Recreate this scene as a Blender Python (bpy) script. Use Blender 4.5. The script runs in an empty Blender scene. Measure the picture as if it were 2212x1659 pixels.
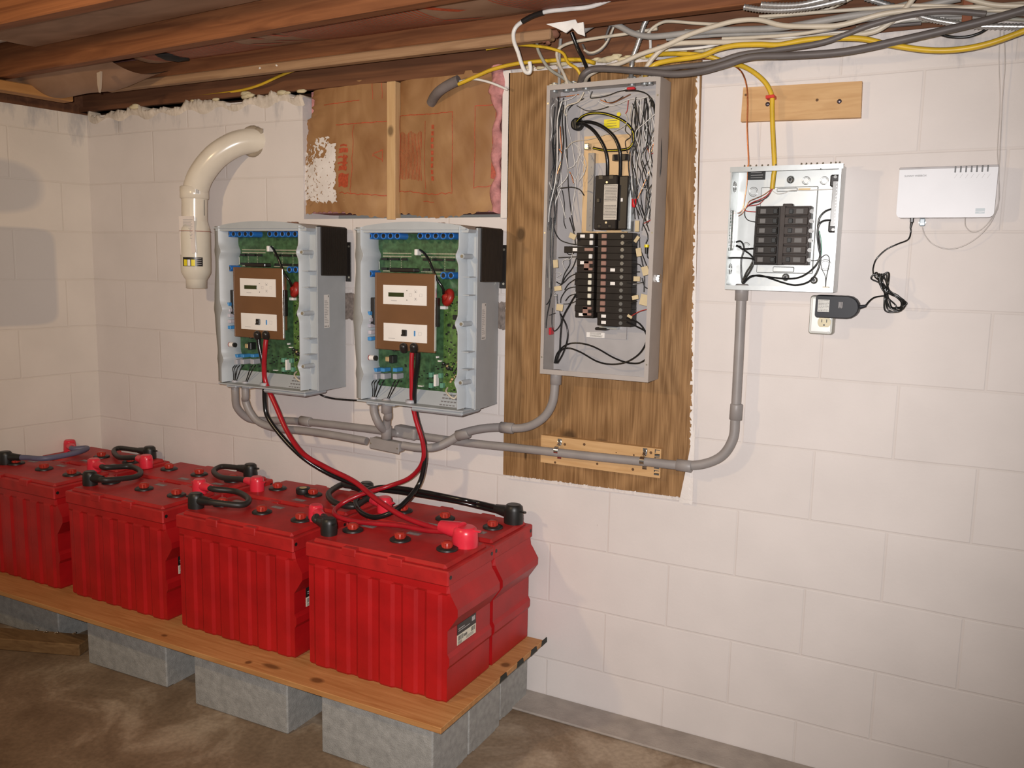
import bpy, bmesh, math, random
from mathutils import Vector, Matrix, Euler
random.seed(7)
R = math.radians
C = bpy.context.scene.collection
S = bpy.context.scene

# ------------------------------------------------------------------ camera, world, lights, exposure
CAM = Vector((2.7765, -2.4986, 1.4453))
ROT = Euler((R(82.2166), R(-1.1346), R(27.7121)), 'XYZ')
FPX = 1851.893
cd = bpy.data.cameras.new('camera'); cam = bpy.data.objects.new('camera', cd); C.objects.link(cam)
cam.location = CAM; cam.rotation_euler = ROT
cd.sensor_width = 36.0; cd.lens = 36.0 * FPX / 2212.0; cd.clip_start = 0.05
S.camera = cam
S.view_settings.view_transform = 'Standard'; S.view_settings.look = 'None'
S.view_settings.gamma = 1.0; S.view_settings.use_curve_mapping = False
S.view_settings.exposure = 0.0
w = bpy.data.worlds.new('basement_air'); S.world = w; w.use_nodes = True
w.node_tree.nodes['Background'].inputs[0].default_value = (1.0, 0.92, 0.84, 1)
w.node_tree.nodes['Background'].inputs[1].default_value = 0.15
RM = ROT.to_matrix()

def lamp(name, kind, loc, energy, color, **kw):
    l = bpy.data.lights.new(name, kind); l.energy = energy; l.color = color
    for k, v in kw.items(): setattr(l, k, v)
    o = bpy.data.objects.new(name, l); C.objects.link(o); o.location = loc
    return o
# camera flash, just above-left of the lens, with a limited beam
fl = lamp('camera_flash', 'SPOT', CAM + RM @ Vector((-0.045, 0.035, 0.01)), 232.0, (1.0, 0.955, 0.945),
          shadow_soft_size=0.012, spot_size=R(93), spot_blend=0.85)
fl.rotation_euler = (RM @ Matrix.Rotation(R(3.5), 3, 'X') @ Matrix.Rotation(R(-1.0), 3, 'Y')).to_euler()
# bare warm bulb hanging from the joists left of the camera, and an unseen warm fill light added behind the camera for ambient
lamp('ceiling_bulb_near', 'POINT', (0.75, -1.95, 1.96), 36.0, (1.0, 0.73, 0.42), shadow_soft_size=0.045)
lamp('ambient_fill_far', 'POINT', (3.3, -4.0, 2.0), 10.0, (1.0, 0.85, 0.68), shadow_soft_size=0.06)

def ray(u, v): return RM @ Vector(((u - 1106.0) / FPX, -(v - 829.5) / FPX, -1.0))
def at(u, v, y):
    """point of the room seen at (u, v) lying at distance y from the block wall"""
    d = ray(u, v); t = (y - CAM.y) / d.y; return CAM + d * t
def atz(u, v, z):
    d = ray(u, v); t = (z - CAM.z) / d.z; return CAM + d * t

# ------------------------------------------------------------------ materials
def nt(name):
    m = bpy.data.materials.new(name); m.use_nodes = True
    n = m.node_tree.nodes; l = m.node_tree.links; b = n['Principled BSDF']
    return m, n, l, b
def col4(c): return (c[0], c[1], c[2], 1.0)
MATS = {}
def M(name, c, rough=0.5, metal=0.0, var=0.12, scale=18.0, bump=0.0, bscale=120.0, spec=0.5, alpha=1.0, trans=0.0):
    if name in MATS: return MATS[name]
    m, n, l, b = nt(name)
    b.inputs['Roughness'].default_value = rough; b.inputs['Metallic'].default_value = metal
    b.inputs['Specular IOR Level'].default_value = spec
    tc = n.new('ShaderNodeTexCoord'); no = n.new('ShaderNodeTexNoise')
    no.inputs['Scale'].default_value = scale; no.inputs['Detail'].default_value = 4
    l.new(tc.outputs['Object'], no.inputs['Vector'])
    r = n.new('ShaderNodeValToRGB')
    r.color_ramp.elements[0].position = 0.3; r.color_ramp.elements[1].position = 0.7
    r.color_ramp.elements[0].color = col4([x * (1 - var) for x in c])
    r.color_ramp.elements[1].color = col4([min(1, x * (1 + var)) for x in c])
    l.new(no.outputs['Fac'], r.inputs['Fac']); l.new(r.outputs['Color'], b.inputs['Base Color'])
    if bump:
        n2 = n.new('ShaderNodeTexNoise'); n2.inputs['Scale'].default_value = bscale; n2.inputs['Detail'].default_value = 3
        l.new(tc.outputs['Object'], n2.inputs['Vector'])
        bp = n.new('ShaderNodeBump'); bp.inputs['Strength'].default_value = bump; bp.inputs['Distance'].default_value = 0.004
        l.new(n2.outputs['Fac'], bp.inputs['Height']); l.new(bp.outputs['Normal'], b.inputs['Normal'])
    if trans: b.inputs['Transmission Weight'].default_value = trans
    MATS[name] = m; return m

def wood(name, c1, c2, stretch=(1, 14, 14), scale=3.0, rough=0.6, knots=None, ring=None, loc=(0, 0, 0), dist=1.2):
    """grain runs along the axis with the small stretch factor"""
    m, n, l, b = nt(name); b.inputs['Roughness'].default_value = rough; b.inputs['Specular IOR Level'].default_value = 0.3
    tc = n.new('ShaderNodeTexCoord'); mp = n.new('ShaderNodeMapping')
    mp.inputs['Scale'].default_value = stretch; mp.inputs['Location'].default_value = loc
    l.new(tc.outputs['Object'], mp.inputs['Vector'])
    no = n.new('ShaderNodeTexNoise'); no.inputs['Scale'].default_value = scale; no.inputs['Detail'].default_value = 6
    no.inputs['Distortion'].default_value = dist
    l.new(mp.outputs['Vector'], no.inputs['Vector'])
    fac = no.outputs['Fac']
    if ring:
        # cathedral figure: rings of a slowly varying field
        mp2 = n.new('ShaderNodeMapping'); mp2.inputs['Scale'].default_value = ring[0]; mp2.inputs['Location'].default_value = loc
        l.new(tc.outputs['Object'], mp2.inputs['Vector'])
        nb = n.new('ShaderNodeTexNoise'); nb.inputs['Scale'].default_value = 1.0; nb.inputs['Detail'].default_value = 1.5
        l.new(mp2.outputs['Vector'], nb.inputs['Vector'])
        mu = n.new('ShaderNodeMath'); mu.operation = 'MULTIPLY'; mu.inputs[1].default_value = ring[1]
        l.new(nb.outputs['Fac'], mu.inputs[0])
        sn = n.new('ShaderNodeMath'); sn.operation = 'SINE'; l.new(mu.outputs[0], sn.inputs[0])
        ma = n.new('ShaderNodeMath'); ma.operation = 'MULTIPLY_ADD'; ma.inputs[1].default_value = ring[2]
        l.new(sn.outputs[0], ma.inputs[0]); l.new(fac, ma.inputs[2]); fac = ma.outputs[0]
    r = n.new('ShaderNodeValToRGB'); e = r.color_ramp.elements
    e[0].position = 0.30; e[1].position = 0.72; e[0].color = col4(c1); e[1].color = col4(c2)
    l.new(fac, r.inputs['Fac']); out = r.outputs['Color']
    for k in (knots or []):
        # round knot at an object-space point
        vd = n.new('ShaderNodeVectorMath'); vd.operation = 'SUBTRACT'; vd.inputs[1].default_value = k[0]
        l.new(tc.outputs['Object'], vd.inputs[0])
        vm = n.new('ShaderNodeVectorMath'); vm.operation = 'MULTIPLY'; vm.inputs[1].default_value = k[2] if len(k) > 2 else (1, 1, 1)
        l.new(vd.outputs[0], vm.inputs[0])
        ln = n.new('ShaderNodeVectorMath'); ln.operation = 'LENGTH'; l.new(vm.outputs[0], ln.inputs[0])
        mr = n.new('ShaderNodeMapRange'); mr.inputs['From Min'].default_value = k[1] * 0.5; mr.inputs['From Max'].default_value = k[1]
        mr.inputs['To Min'].default_value = 0.85; mr.inputs['To Max'].default_value = 0.0
        l.new(ln.outputs['Value'], mr.inputs['Value'])
        mx = n.new('ShaderNodeMixRGB'); l.new(mr.outputs[0], mx.inputs['Fac']); l.new(out, mx.inputs['Color1'])
        mx.inputs['Color2'].default_value = col4([x * 0.32 for x in c1]); out = mx.outputs['Color']
    l.new(out, b.inputs['Base Color'])
    bp = n.new('ShaderNodeBump'); bp.inputs['Strength'].default_value = 0.12; bp.inputs['Distance'].default_value = 0.002
    l.new(no.outputs['Fac'], bp.inputs['Height']); l.new(bp.outputs['Normal'], b.inputs['Normal'])
    MATS[name] = m; return m

def block_wall(name, c, axis, stain=True, patches=()):
    """painted concrete block: courses 0.2032 m, blocks 0.4064 m, mortar raked in by bump"""
    m, n, l, b = nt(name); b.inputs['Roughness'].default_value = 0.62; b.inputs['Specular IOR Level'].default_value = 0.3
    tc = n.new('ShaderNodeTexCoord'); sp = n.new('ShaderNodeSeparateXYZ'); l.new(tc.outputs['Object'], sp.inputs[0])
    cb = n.new('ShaderNodeCombineXYZ')
    ax = n.new('ShaderNodeMath'); ax.operation = 'ADD'; ax.inputs[1].default_value = 0.2032 + 4.064 + (0.0 if axis == 'X' else 0.12)
    l.new(sp.outputs[axis], ax.inputs[0]); l.new(ax.outputs[0], cb.inputs['X'])
    az = n.new('ShaderNodeMath'); az.operation = 'ADD'; az.inputs[1].default_value = 0.068 + 0.4064
    l.new(sp.outputs['Z'], az.inputs[0])
    # slight wander of the joints
    wn = n.new('ShaderNodeTexNoise'); wn.inputs['Scale'].default_value = 2.2; l.new(tc.outputs['Object'], wn.inputs['Vector'])
    wm = n.new('ShaderNodeMath'); wm.operation = 'MULTIPLY_ADD'; wm.inputs[1].default_value = 0.012; l.new(wn.outputs['Fac'], wm.inputs[0]); l.new(az.outputs[0], wm.inputs[2])
    sb = n.new('ShaderNodeMath'); sb.operation = 'SUBTRACT'; sb.inputs[1].default_value = 0.006; l.new(wm.outputs[0], sb.inputs[0])
    l.new(sb.outputs[0], cb.inputs['Y'])
    br = n.new('ShaderNodeTexBrick'); br.offset = 0.5; br.inputs['Scale'].default_value = 1.0
    br.inputs['Brick Width'].default_value = 0.4064; br.inputs['Row Height'].default_value = 0.2032
    br.inputs['Mortar Size'].default_value = 0.0045; br.inputs['Mortar Smooth'].default_value = 0.6
    br.inputs['Color1'].default_value = (1, 1, 1, 1); br.inputs['Color2'].default_value = (0.975, 0.975, 0.975, 1); br.inputs['Mortar'].default_value = (0.955, 0.945, 0.935, 1)
    l.new(cb.outputs[0], br.inputs['Vector'])
    n1 = n.new('ShaderNodeTexNoise'); n1.inputs['Scale'].default_value = 5; n1.inputs['Detail'].default_value = 5; l.new(tc.outputs['Object'], n1.inputs['Vector'])
    r1 = n.new('ShaderNodeValToRGB'); r1.color_ramp.elements[0].position = 0.3; r1.color_ramp.elements[1].position = 0.65
    r1.color_ramp.elements[0].color = col4([x * 0.93 for x in c]); r1.color_ramp.elements[1].color = col4(c); l.new(n1.outputs['Fac'], r1.inputs['Fac'])
    mu = n.new('ShaderNodeMixRGB'); mu.blend_type = 'MULTIPLY'; mu.inputs['Fac'].default_value = 1.0
    l.new(r1.outputs['Color'], mu.inputs['Color1']); l.new(br.outputs['Color'], mu.inputs['Color2']); out = mu.outputs['Color']
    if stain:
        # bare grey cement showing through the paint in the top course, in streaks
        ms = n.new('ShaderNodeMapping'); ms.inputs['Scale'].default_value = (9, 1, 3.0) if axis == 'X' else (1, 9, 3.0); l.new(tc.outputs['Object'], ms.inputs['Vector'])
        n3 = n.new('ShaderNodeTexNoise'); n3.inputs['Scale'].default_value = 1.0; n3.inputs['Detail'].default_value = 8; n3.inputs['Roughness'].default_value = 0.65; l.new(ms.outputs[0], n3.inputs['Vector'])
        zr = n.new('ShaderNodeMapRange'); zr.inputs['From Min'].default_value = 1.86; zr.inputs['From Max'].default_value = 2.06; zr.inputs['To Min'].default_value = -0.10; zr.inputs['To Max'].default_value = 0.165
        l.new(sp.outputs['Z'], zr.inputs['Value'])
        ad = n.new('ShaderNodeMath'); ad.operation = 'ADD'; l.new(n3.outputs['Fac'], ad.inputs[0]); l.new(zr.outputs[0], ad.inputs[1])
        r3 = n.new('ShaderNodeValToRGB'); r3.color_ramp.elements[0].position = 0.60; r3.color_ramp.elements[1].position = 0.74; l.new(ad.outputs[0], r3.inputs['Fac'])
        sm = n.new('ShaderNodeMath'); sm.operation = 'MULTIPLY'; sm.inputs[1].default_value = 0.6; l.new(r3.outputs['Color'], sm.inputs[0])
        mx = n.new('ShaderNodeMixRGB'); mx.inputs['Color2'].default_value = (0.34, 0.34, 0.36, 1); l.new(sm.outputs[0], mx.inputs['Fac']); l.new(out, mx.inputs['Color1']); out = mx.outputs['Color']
        # small scuffs anywhere
        n4 = n.new('ShaderNodeTexNoise'); n4.inputs['Scale'].default_value = 26; n4.inputs['Detail'].default_value = 2; l.new(tc.outputs['Object'], n4.inputs['Vector'])
        r4 = n.new('ShaderNodeValToRGB'); r4.color_ramp.elements[0].position = 0.775; r4.color_ramp.elements[1].position = 0.83; l.new(n4.outputs['Fac'], r4.inputs['Fac'])
        s4 = n.new('ShaderNodeMath'); s4.operation = 'MULTIPLY'; s4.inputs[1].default_value = 0.5; l.new(r4.outputs['Color'], s4.inputs[0])
        m4 = n.new('ShaderNodeMixRGB'); m4.inputs['Color2'].default_value = (0.25, 0.22, 0.18, 1); l.new(s4.outputs[0], m4.inputs['Fac']); l.new(out, m4.inputs['Color1']); out = m4.outputs['Color']
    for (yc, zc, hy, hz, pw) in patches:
        # soft-edged grey patch mixed over the wall colour
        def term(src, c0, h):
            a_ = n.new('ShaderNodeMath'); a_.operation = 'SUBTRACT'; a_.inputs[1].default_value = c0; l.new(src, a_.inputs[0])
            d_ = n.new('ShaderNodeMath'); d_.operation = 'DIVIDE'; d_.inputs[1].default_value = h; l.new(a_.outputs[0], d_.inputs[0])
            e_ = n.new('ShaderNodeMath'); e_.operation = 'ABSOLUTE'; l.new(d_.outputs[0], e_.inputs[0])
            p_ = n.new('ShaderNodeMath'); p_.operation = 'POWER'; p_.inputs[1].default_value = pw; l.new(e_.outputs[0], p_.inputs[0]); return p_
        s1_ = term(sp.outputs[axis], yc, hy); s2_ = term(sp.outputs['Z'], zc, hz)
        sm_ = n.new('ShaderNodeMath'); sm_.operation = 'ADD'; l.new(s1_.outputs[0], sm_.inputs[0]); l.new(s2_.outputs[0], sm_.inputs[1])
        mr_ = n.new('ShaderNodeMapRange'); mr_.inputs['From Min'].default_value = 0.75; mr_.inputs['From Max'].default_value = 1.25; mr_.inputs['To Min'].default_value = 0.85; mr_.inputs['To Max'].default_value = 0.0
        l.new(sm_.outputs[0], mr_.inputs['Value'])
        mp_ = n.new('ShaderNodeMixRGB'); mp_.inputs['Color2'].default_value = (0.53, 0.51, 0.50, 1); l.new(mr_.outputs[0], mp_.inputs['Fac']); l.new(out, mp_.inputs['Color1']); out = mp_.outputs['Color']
    l.new(out, b.inputs['Base Color'])
    inv = n.new('ShaderNodeMath'); inv.operation = 'SUBTRACT'; inv.inputs[0].default_value = 1.0; l.new(br.outputs['Fac'], inv.inputs[1])
    n5 = n.new('ShaderNodeTexNoise'); n5.inputs['Scale'].default_value = 90; n5.inputs['Detail'].default_value = 5; l.new(tc.outputs['Object'], n5.inputs['Vector'])
    ma = n.new('ShaderNodeMath'); ma.operation = 'MULTIPLY_ADD'; ma.inputs[1].default_value = 0.35; l.new(n5.outputs['Fac'], ma.inputs[0]); l.new(inv.outputs[0], ma.inputs[2])
    bp = n.new('ShaderNodeBump'); bp.inputs['Strength'].default_value = 0.40; bp.inputs['Distance'].default_value = 0.0030
    l.new(ma.outputs[0], bp.inputs['Height']); l.new(bp.outputs['Normal'], b.inputs['Normal'])
    return m

def floor_mat():
    m, n, l, b = nt('concrete_slab'); b.inputs['Roughness'].default_value = 0.75; b.inputs['Specular IOR Level'].default_value = 0.25
    tc = n.new('ShaderNodeTexCoord')
    a = n.new('ShaderNodeTexNoise'); a.inputs['Scale'].default_value = 3.2; a.inputs['Detail'].default_value = 9; a.inputs['Roughness'].default_value = 0.62; a.inputs['Distortion'].default_value = 0.6
    l.new(tc.outputs['Object'], a.inputs['Vector'])
    r = n.new('ShaderNodeValToRGB'); e = r.color_ramp.elements
    e[0].position = 0.36; e[0].color = (0.17, 0.115, 0.072, 1); e[1].position = 0.63; e[1].color = (0.39, 0.305, 0.22, 1)
    x = r.color_ramp.elements.new(0.52); x.color = (0.245, 0.175, 0.115, 1)
    l.new(a.outputs['Fac'], r.inputs['Fac'])
    b2 = n.new('ShaderNodeTexNoise'); b2.inputs['Scale'].default_value = 70; b2.inputs['Detail'].default_value = 4; l.new(tc.outputs['Object'], b2.inputs['Vector'])
    mx = n.new('ShaderNodeMixRGB'); mx.blend_type = 'OVERLAY'; mx.inputs['Fac'].default_value = 0.35
    l.new(r.outputs['Color'], mx.inputs['Color1']); l.new(b2.outputs['Fac'], mx.inputs['Color2']); l.new(mx.outputs['Color'], b.inputs['Base Color'])
    bp = n.new('ShaderNodeBump'); bp.inputs['Strength'].default_value = 0.25; bp.inputs['Distance'].default_value = 0.003
    l.new(b2.outputs['Fac'], bp.inputs['Height']); l.new(bp.outputs['Normal'], b.inputs['Normal'])
    return m

WALLM = block_wall('painted_block', (0.725, 0.672, 0.64), 'X')
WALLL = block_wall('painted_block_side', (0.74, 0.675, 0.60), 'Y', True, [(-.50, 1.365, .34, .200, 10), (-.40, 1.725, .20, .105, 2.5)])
RED = M('red_polypropylene', (0.40, 0.006, 0.008), 0.42, var=0.16, scale=9, bump=0.08, bscale=400)
REDLID = M('red_lid', (0.40, 0.012, 0.012), 0.5, var=0.2, scale=16, bump=0.08, bscale=400)
CAPRED = M('red_vent_plastic', (0.42, 0.030, 0.018), 0.4)
BOOTRED = M('red_boot_vinyl', (0.72, 0.03, 0.055), 0.3)
CABRED = M('red_cable', (0.36, 0.010, 0.018), 0.3)
BLACK = M('black_rubber', (0.013, 0.013, 0.012), 0.42)
CABBLK = M('black_cable', (0.010, 0.010, 0.010), 0.22)
BLKPL = M('black_plastic', (0.018, 0.015, 0.013), 0.35)
BROWNPL = M('dark_brown_bakelite', (0.016, 0.012, 0.0095), 0.5, var=0.3, spec=0.3)
DBRN = M('bakelite_grey_brown', (0.046, 0.036, 0.031), 0.5, var=0.25, spec=0.3)
GREYBOX = M('grey_enclosure_paint', (0.40, 0.36, 0.33), 0.45, var=0.05)
GREYIN = M('grey_inner_paint', (0.39, 0.37, 0.365), 0.4, var=0.06)
CONDUIT = M('grey_pvc_conduit', (0.285, 0.262, 0.25), 0.45, var=0.07)
INVG = M('inverter_grey', (0.40, 0.43, 0.45), 0.42, var=0.04, bump=0.05, bscale=500)
GALV = M('galvanised_steel', (0.58, 0.61, 0.61), 0.36, 0.85, var=0.08, scale=30)
STEEL = M('bright_steel', (0.75, 0.75, 0.74), 0.2, 1.0)
CHROME = M('polished_strip', (0.95, 0.95, 0.95), 0.28, 0.7)
COPPER = M('bare_copper', (0.72, 0.28, 0.13), 0.25, 1.0)
BRASS = M('brass_tan', (0.55, 0.40, 0.20), 0.4, 0.3)
PCB = M('circuit_board_green', (0.045, 0.105, 0.045), 0.4, var=0.5, scale=60)
PCB2 = M('circuit_board_olive', (0.075, 0.145, 0.035), 0.4, var=0.5, scale=80)
CHIP = M('black_chip', (0.015, 0.016, 0.015), 0.35)
SOLDER = M('solder_pads', (0.55, 0.52, 0.38), 0.35, 0.3)
CAPBLUE = M('capacitor_blue', (0.025, 0.16, 0.50), 0.25)
TERMBLUE = M('terminal_blue', (0.05, 0.25, 0.55), 0.4)
TERMGREY = M('terminal_grey', (0.40, 0.40, 0.43), 0.45)
PANELBR = M('brown_anodised_panel', (0.17, 0.080, 0.033), 0.5, 0.1, var=0.12, scale=8)
WHITE = M('white_label', (0.80, 0.77, 0.73), 0.5, var=0.03)
CREAM = M('cream_label', (0.72, 0.68, 0.55), 0.55, var=0.05)
INK = M('label_ink', (0.08, 0.075, 0.07), 0.6)
INKL = M('light_grey_ink', (0.42, 0.40, 0.39), 0.6)
LCD = M('lcd_green', (0.035, 0.045, 0.015), 0.25)
YELL = M('yellow_jacket', (0.62, 0.40, 0.025), 0.4)
YELLS = M('yellow_sticker', (0.75, 0.62, 0.02), 0.4)
NMW = M('beige_jacket', (0.56, 0.50, 0.40), 0.42, var=0.08)
NMWHITE = M('white_jacket', (0.72, 0.70, 0.66), 0.4)
SEG = M('grey_cable_jacket', (0.30, 0.29, 0.275), 0.5)
SED = M('dark_grey_cable_jacket', (0.115, 0.10, 0.095), 0.5)
OLIVE = M('olive_grey_jacket', (0.33, 0.32, 0.27), 0.45)
ARMOR = M('armoured_steel', (0.50, 0.50, 0.49), 0.38, 0.75)
WIREW = M('white_wire', (0.66, 0.64, 0.60), 0.35)
WIREB = M('black_wire', (0.012, 0.012, 0.012), 0.3)
WIRER = M('red_wire', (0.40, 0.025, 0.02), 0.35)
TAPE = M('masking_tape', (0.58, 0.47, 0.28), 0.7)
PVC = M('cream_pvc', (0.70, 0.635, 0.53), 0.22, var=0.04)
PAPER = M('tag_paper', (0.75, 0.68, 0.63), 0.5, var=0.04)
PURPLE = M('grey_purple_cable', (0.12, 0.12, 0.19), 0.45)
CINDER = M('concrete_block', (0.33, 0.325, 0.305), 0.85, var=0.16, scale=45, bump=0.5, bscale=260)
PINK = M('pink_fibreglass', (0.50, 0.22, 0.21), 0.95, var=0.3, scale=40, bump=0.8, bscale=90)
FOAM = M('yellowed_foam', (0.60, 0.52, 0.34), 0.8, var=0.2, bump=0.6, bscale=60)
SLEEVE = M('grey_foam_sleeve', (0.17, 0.14, 0.13), 0.9, var=0.2, bump=0.3)
MORTAR = M('old_mortar', (0.62, 0.55, 0.47), 0.9, var=0.22, bump=0.6, bscale=70)
WPAINT = M('white_wall_paint', (0.74, 0.69, 0.65), 0.6, var=0.04, bump=0.2)
PLASTER = M('white_plaster', (0.78, 0.77, 0.74), 0.8, bump=0.4)
MUD = M('brown_drip', (0.20, 0.085, 0.05), 0.8, var=0.25, bump=0.5)
DARKV = M('dark_void', (0.012, 0.010, 0.009), 0.9)
WEBW = M('device_white', (0.70, 0.71, 0.74), 0.4, var=0.02, bump=0.05, bscale=700)
WEBG = M('device_grey_edge', (0.33, 0.31, 0.31), 0.4)
LOGOG = M('logo_grey', (0.36, 0.42, 0.45), 0.4)
CLEAR = M('clear_grey_cord', (0.55, 0.51, 0.48), 0.3)
ADAPT = M('adapter_black', (0.014, 0.016, 0.021), 0.5, spec=.35)
IVORY = M('ivory_receptacle', (0.62, 0.55, 0.36), 0.35)
COILRED = M('coil_red', (0.30, 0.018, 0.012), 0.4, var=0.3, scale=60)
BAREST = M('zinc_screw', (0.55, 0.52, 0.42), 0.3, 0.8)
PLYE = M('plywood_black_ink', (0.012, 0.016, 0.010), 0.6)
JOIST = wood('old_joist_wood', (0.13, 0.045, 0.018), (0.27, 0.105, 0.042), (1, 16, 16), 2.4, 0.7)
STRIPW = wood('strip_wood', (0.25, 0.14, 0.075), (0.40, 0.25, 0.14), (1, 20, 20), 2.4, 0.7)
RIMW = wood('rim_board_wood', (0.10, 0.040, 0.020), (0.20, 0.085, 0.04), (1, 14, 14), 2.0, 0.75)
SUBF = wood('subfloor_wood', (0.06, 0.032, 0.018), (0.12, 0.065, 0.035), (8, 1, 8), 2.0, 0.8)
PLY = wood('plywood_panel', (0.175, 0.088, 0.031), (0.36, 0.205, 0.088), (34, 34, 1.3), 4.0, 0.55,
           ring=((2.4, 2.4, 1.2), 120.0, 0.075), loc=(0.3, 0, 0.9),
           knots=[((1.69, 0, 0.905), 0.032, (1, 0.1, 1)), ((1.80, 0, 0.895), 0.030, (1, 0.1, 1.3)), ((1.50, 0, 1.55), 0.02, (1, 0.1, 0.7)),
                  ((1.86, 0, 0.882), 0.013, (0.8, 0.1, 1.6)), ((1.875, 0, 0.882), 0.010, (0.7, 0.1, 1.6)), ((1.535, 0, 0.83), 0.013, (2.2, 0.1, 0.6))])
SHELF = wood('shelf_plywood', (0.40, 0.175, 0.055), (0.56, 0.29, 0.11), (1.2, 16, 16), 3.4, 0.55,
             knots=[((1.16, -0.62, 0.2), 0.03, (1, 1.6, 0.1)), ((0.98, -0.62, 0.2), 0.045, (1, 3.0, 0.1)), ((0.90, -0.635, 0.2), 0.014, (1, 1, 0.1)), ((0.52, -0.63, 0.2), 0.016, (1, 1.6, 0.1)), ((1.60, -0.25, 0.2), 0.02, (1, 1, 0.1))])
PINE = wood('pine_offcut', (0.50, 0.29, 0.125), (0.64, 0.41, 0.20), (1.5, 14, 14), 3.0, 0.6)
PINEV = wood('pine_stud', (0.52, 0.32, 0.15), (0.64, 0.43, 0.22), (14, 14, 1.3), 3.0, 0.6, knots=[((0.985, 0, 1.90), 0.016, (1, 0.1, 0.7))])
SCRAPW = wood('scrap_wood', (0.16, 0.085, 0.035), (0.27, 0.16, 0.07), (2, 14, 14), 3.0, 0.75)
ORANGEW = wood('left_board_wood', (0.33, 0.15, 0.045), (0.45, 0.23, 0.08), (14, 1.2, 14), 3.0, 0.65)
KRAFT = wood('kraft_paper', (0.24, 0.112, 0.042), (0.43, 0.25, 0.115), (1.2, 1.2, 0.8), 3.0, 0.6, dist=2.0)
KRAFTD = wood('ceiling_kraft_paper', (0.23, 0.13, 0.075), (0.36, 0.22, 0.14), (0.8, 2, 2), 3.0, 0.6, dist=2.0)
KRED = M('red_kraft_print', (0.40, 0.065, 0.022), 0.6, var=0.25, scale=120)

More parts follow.
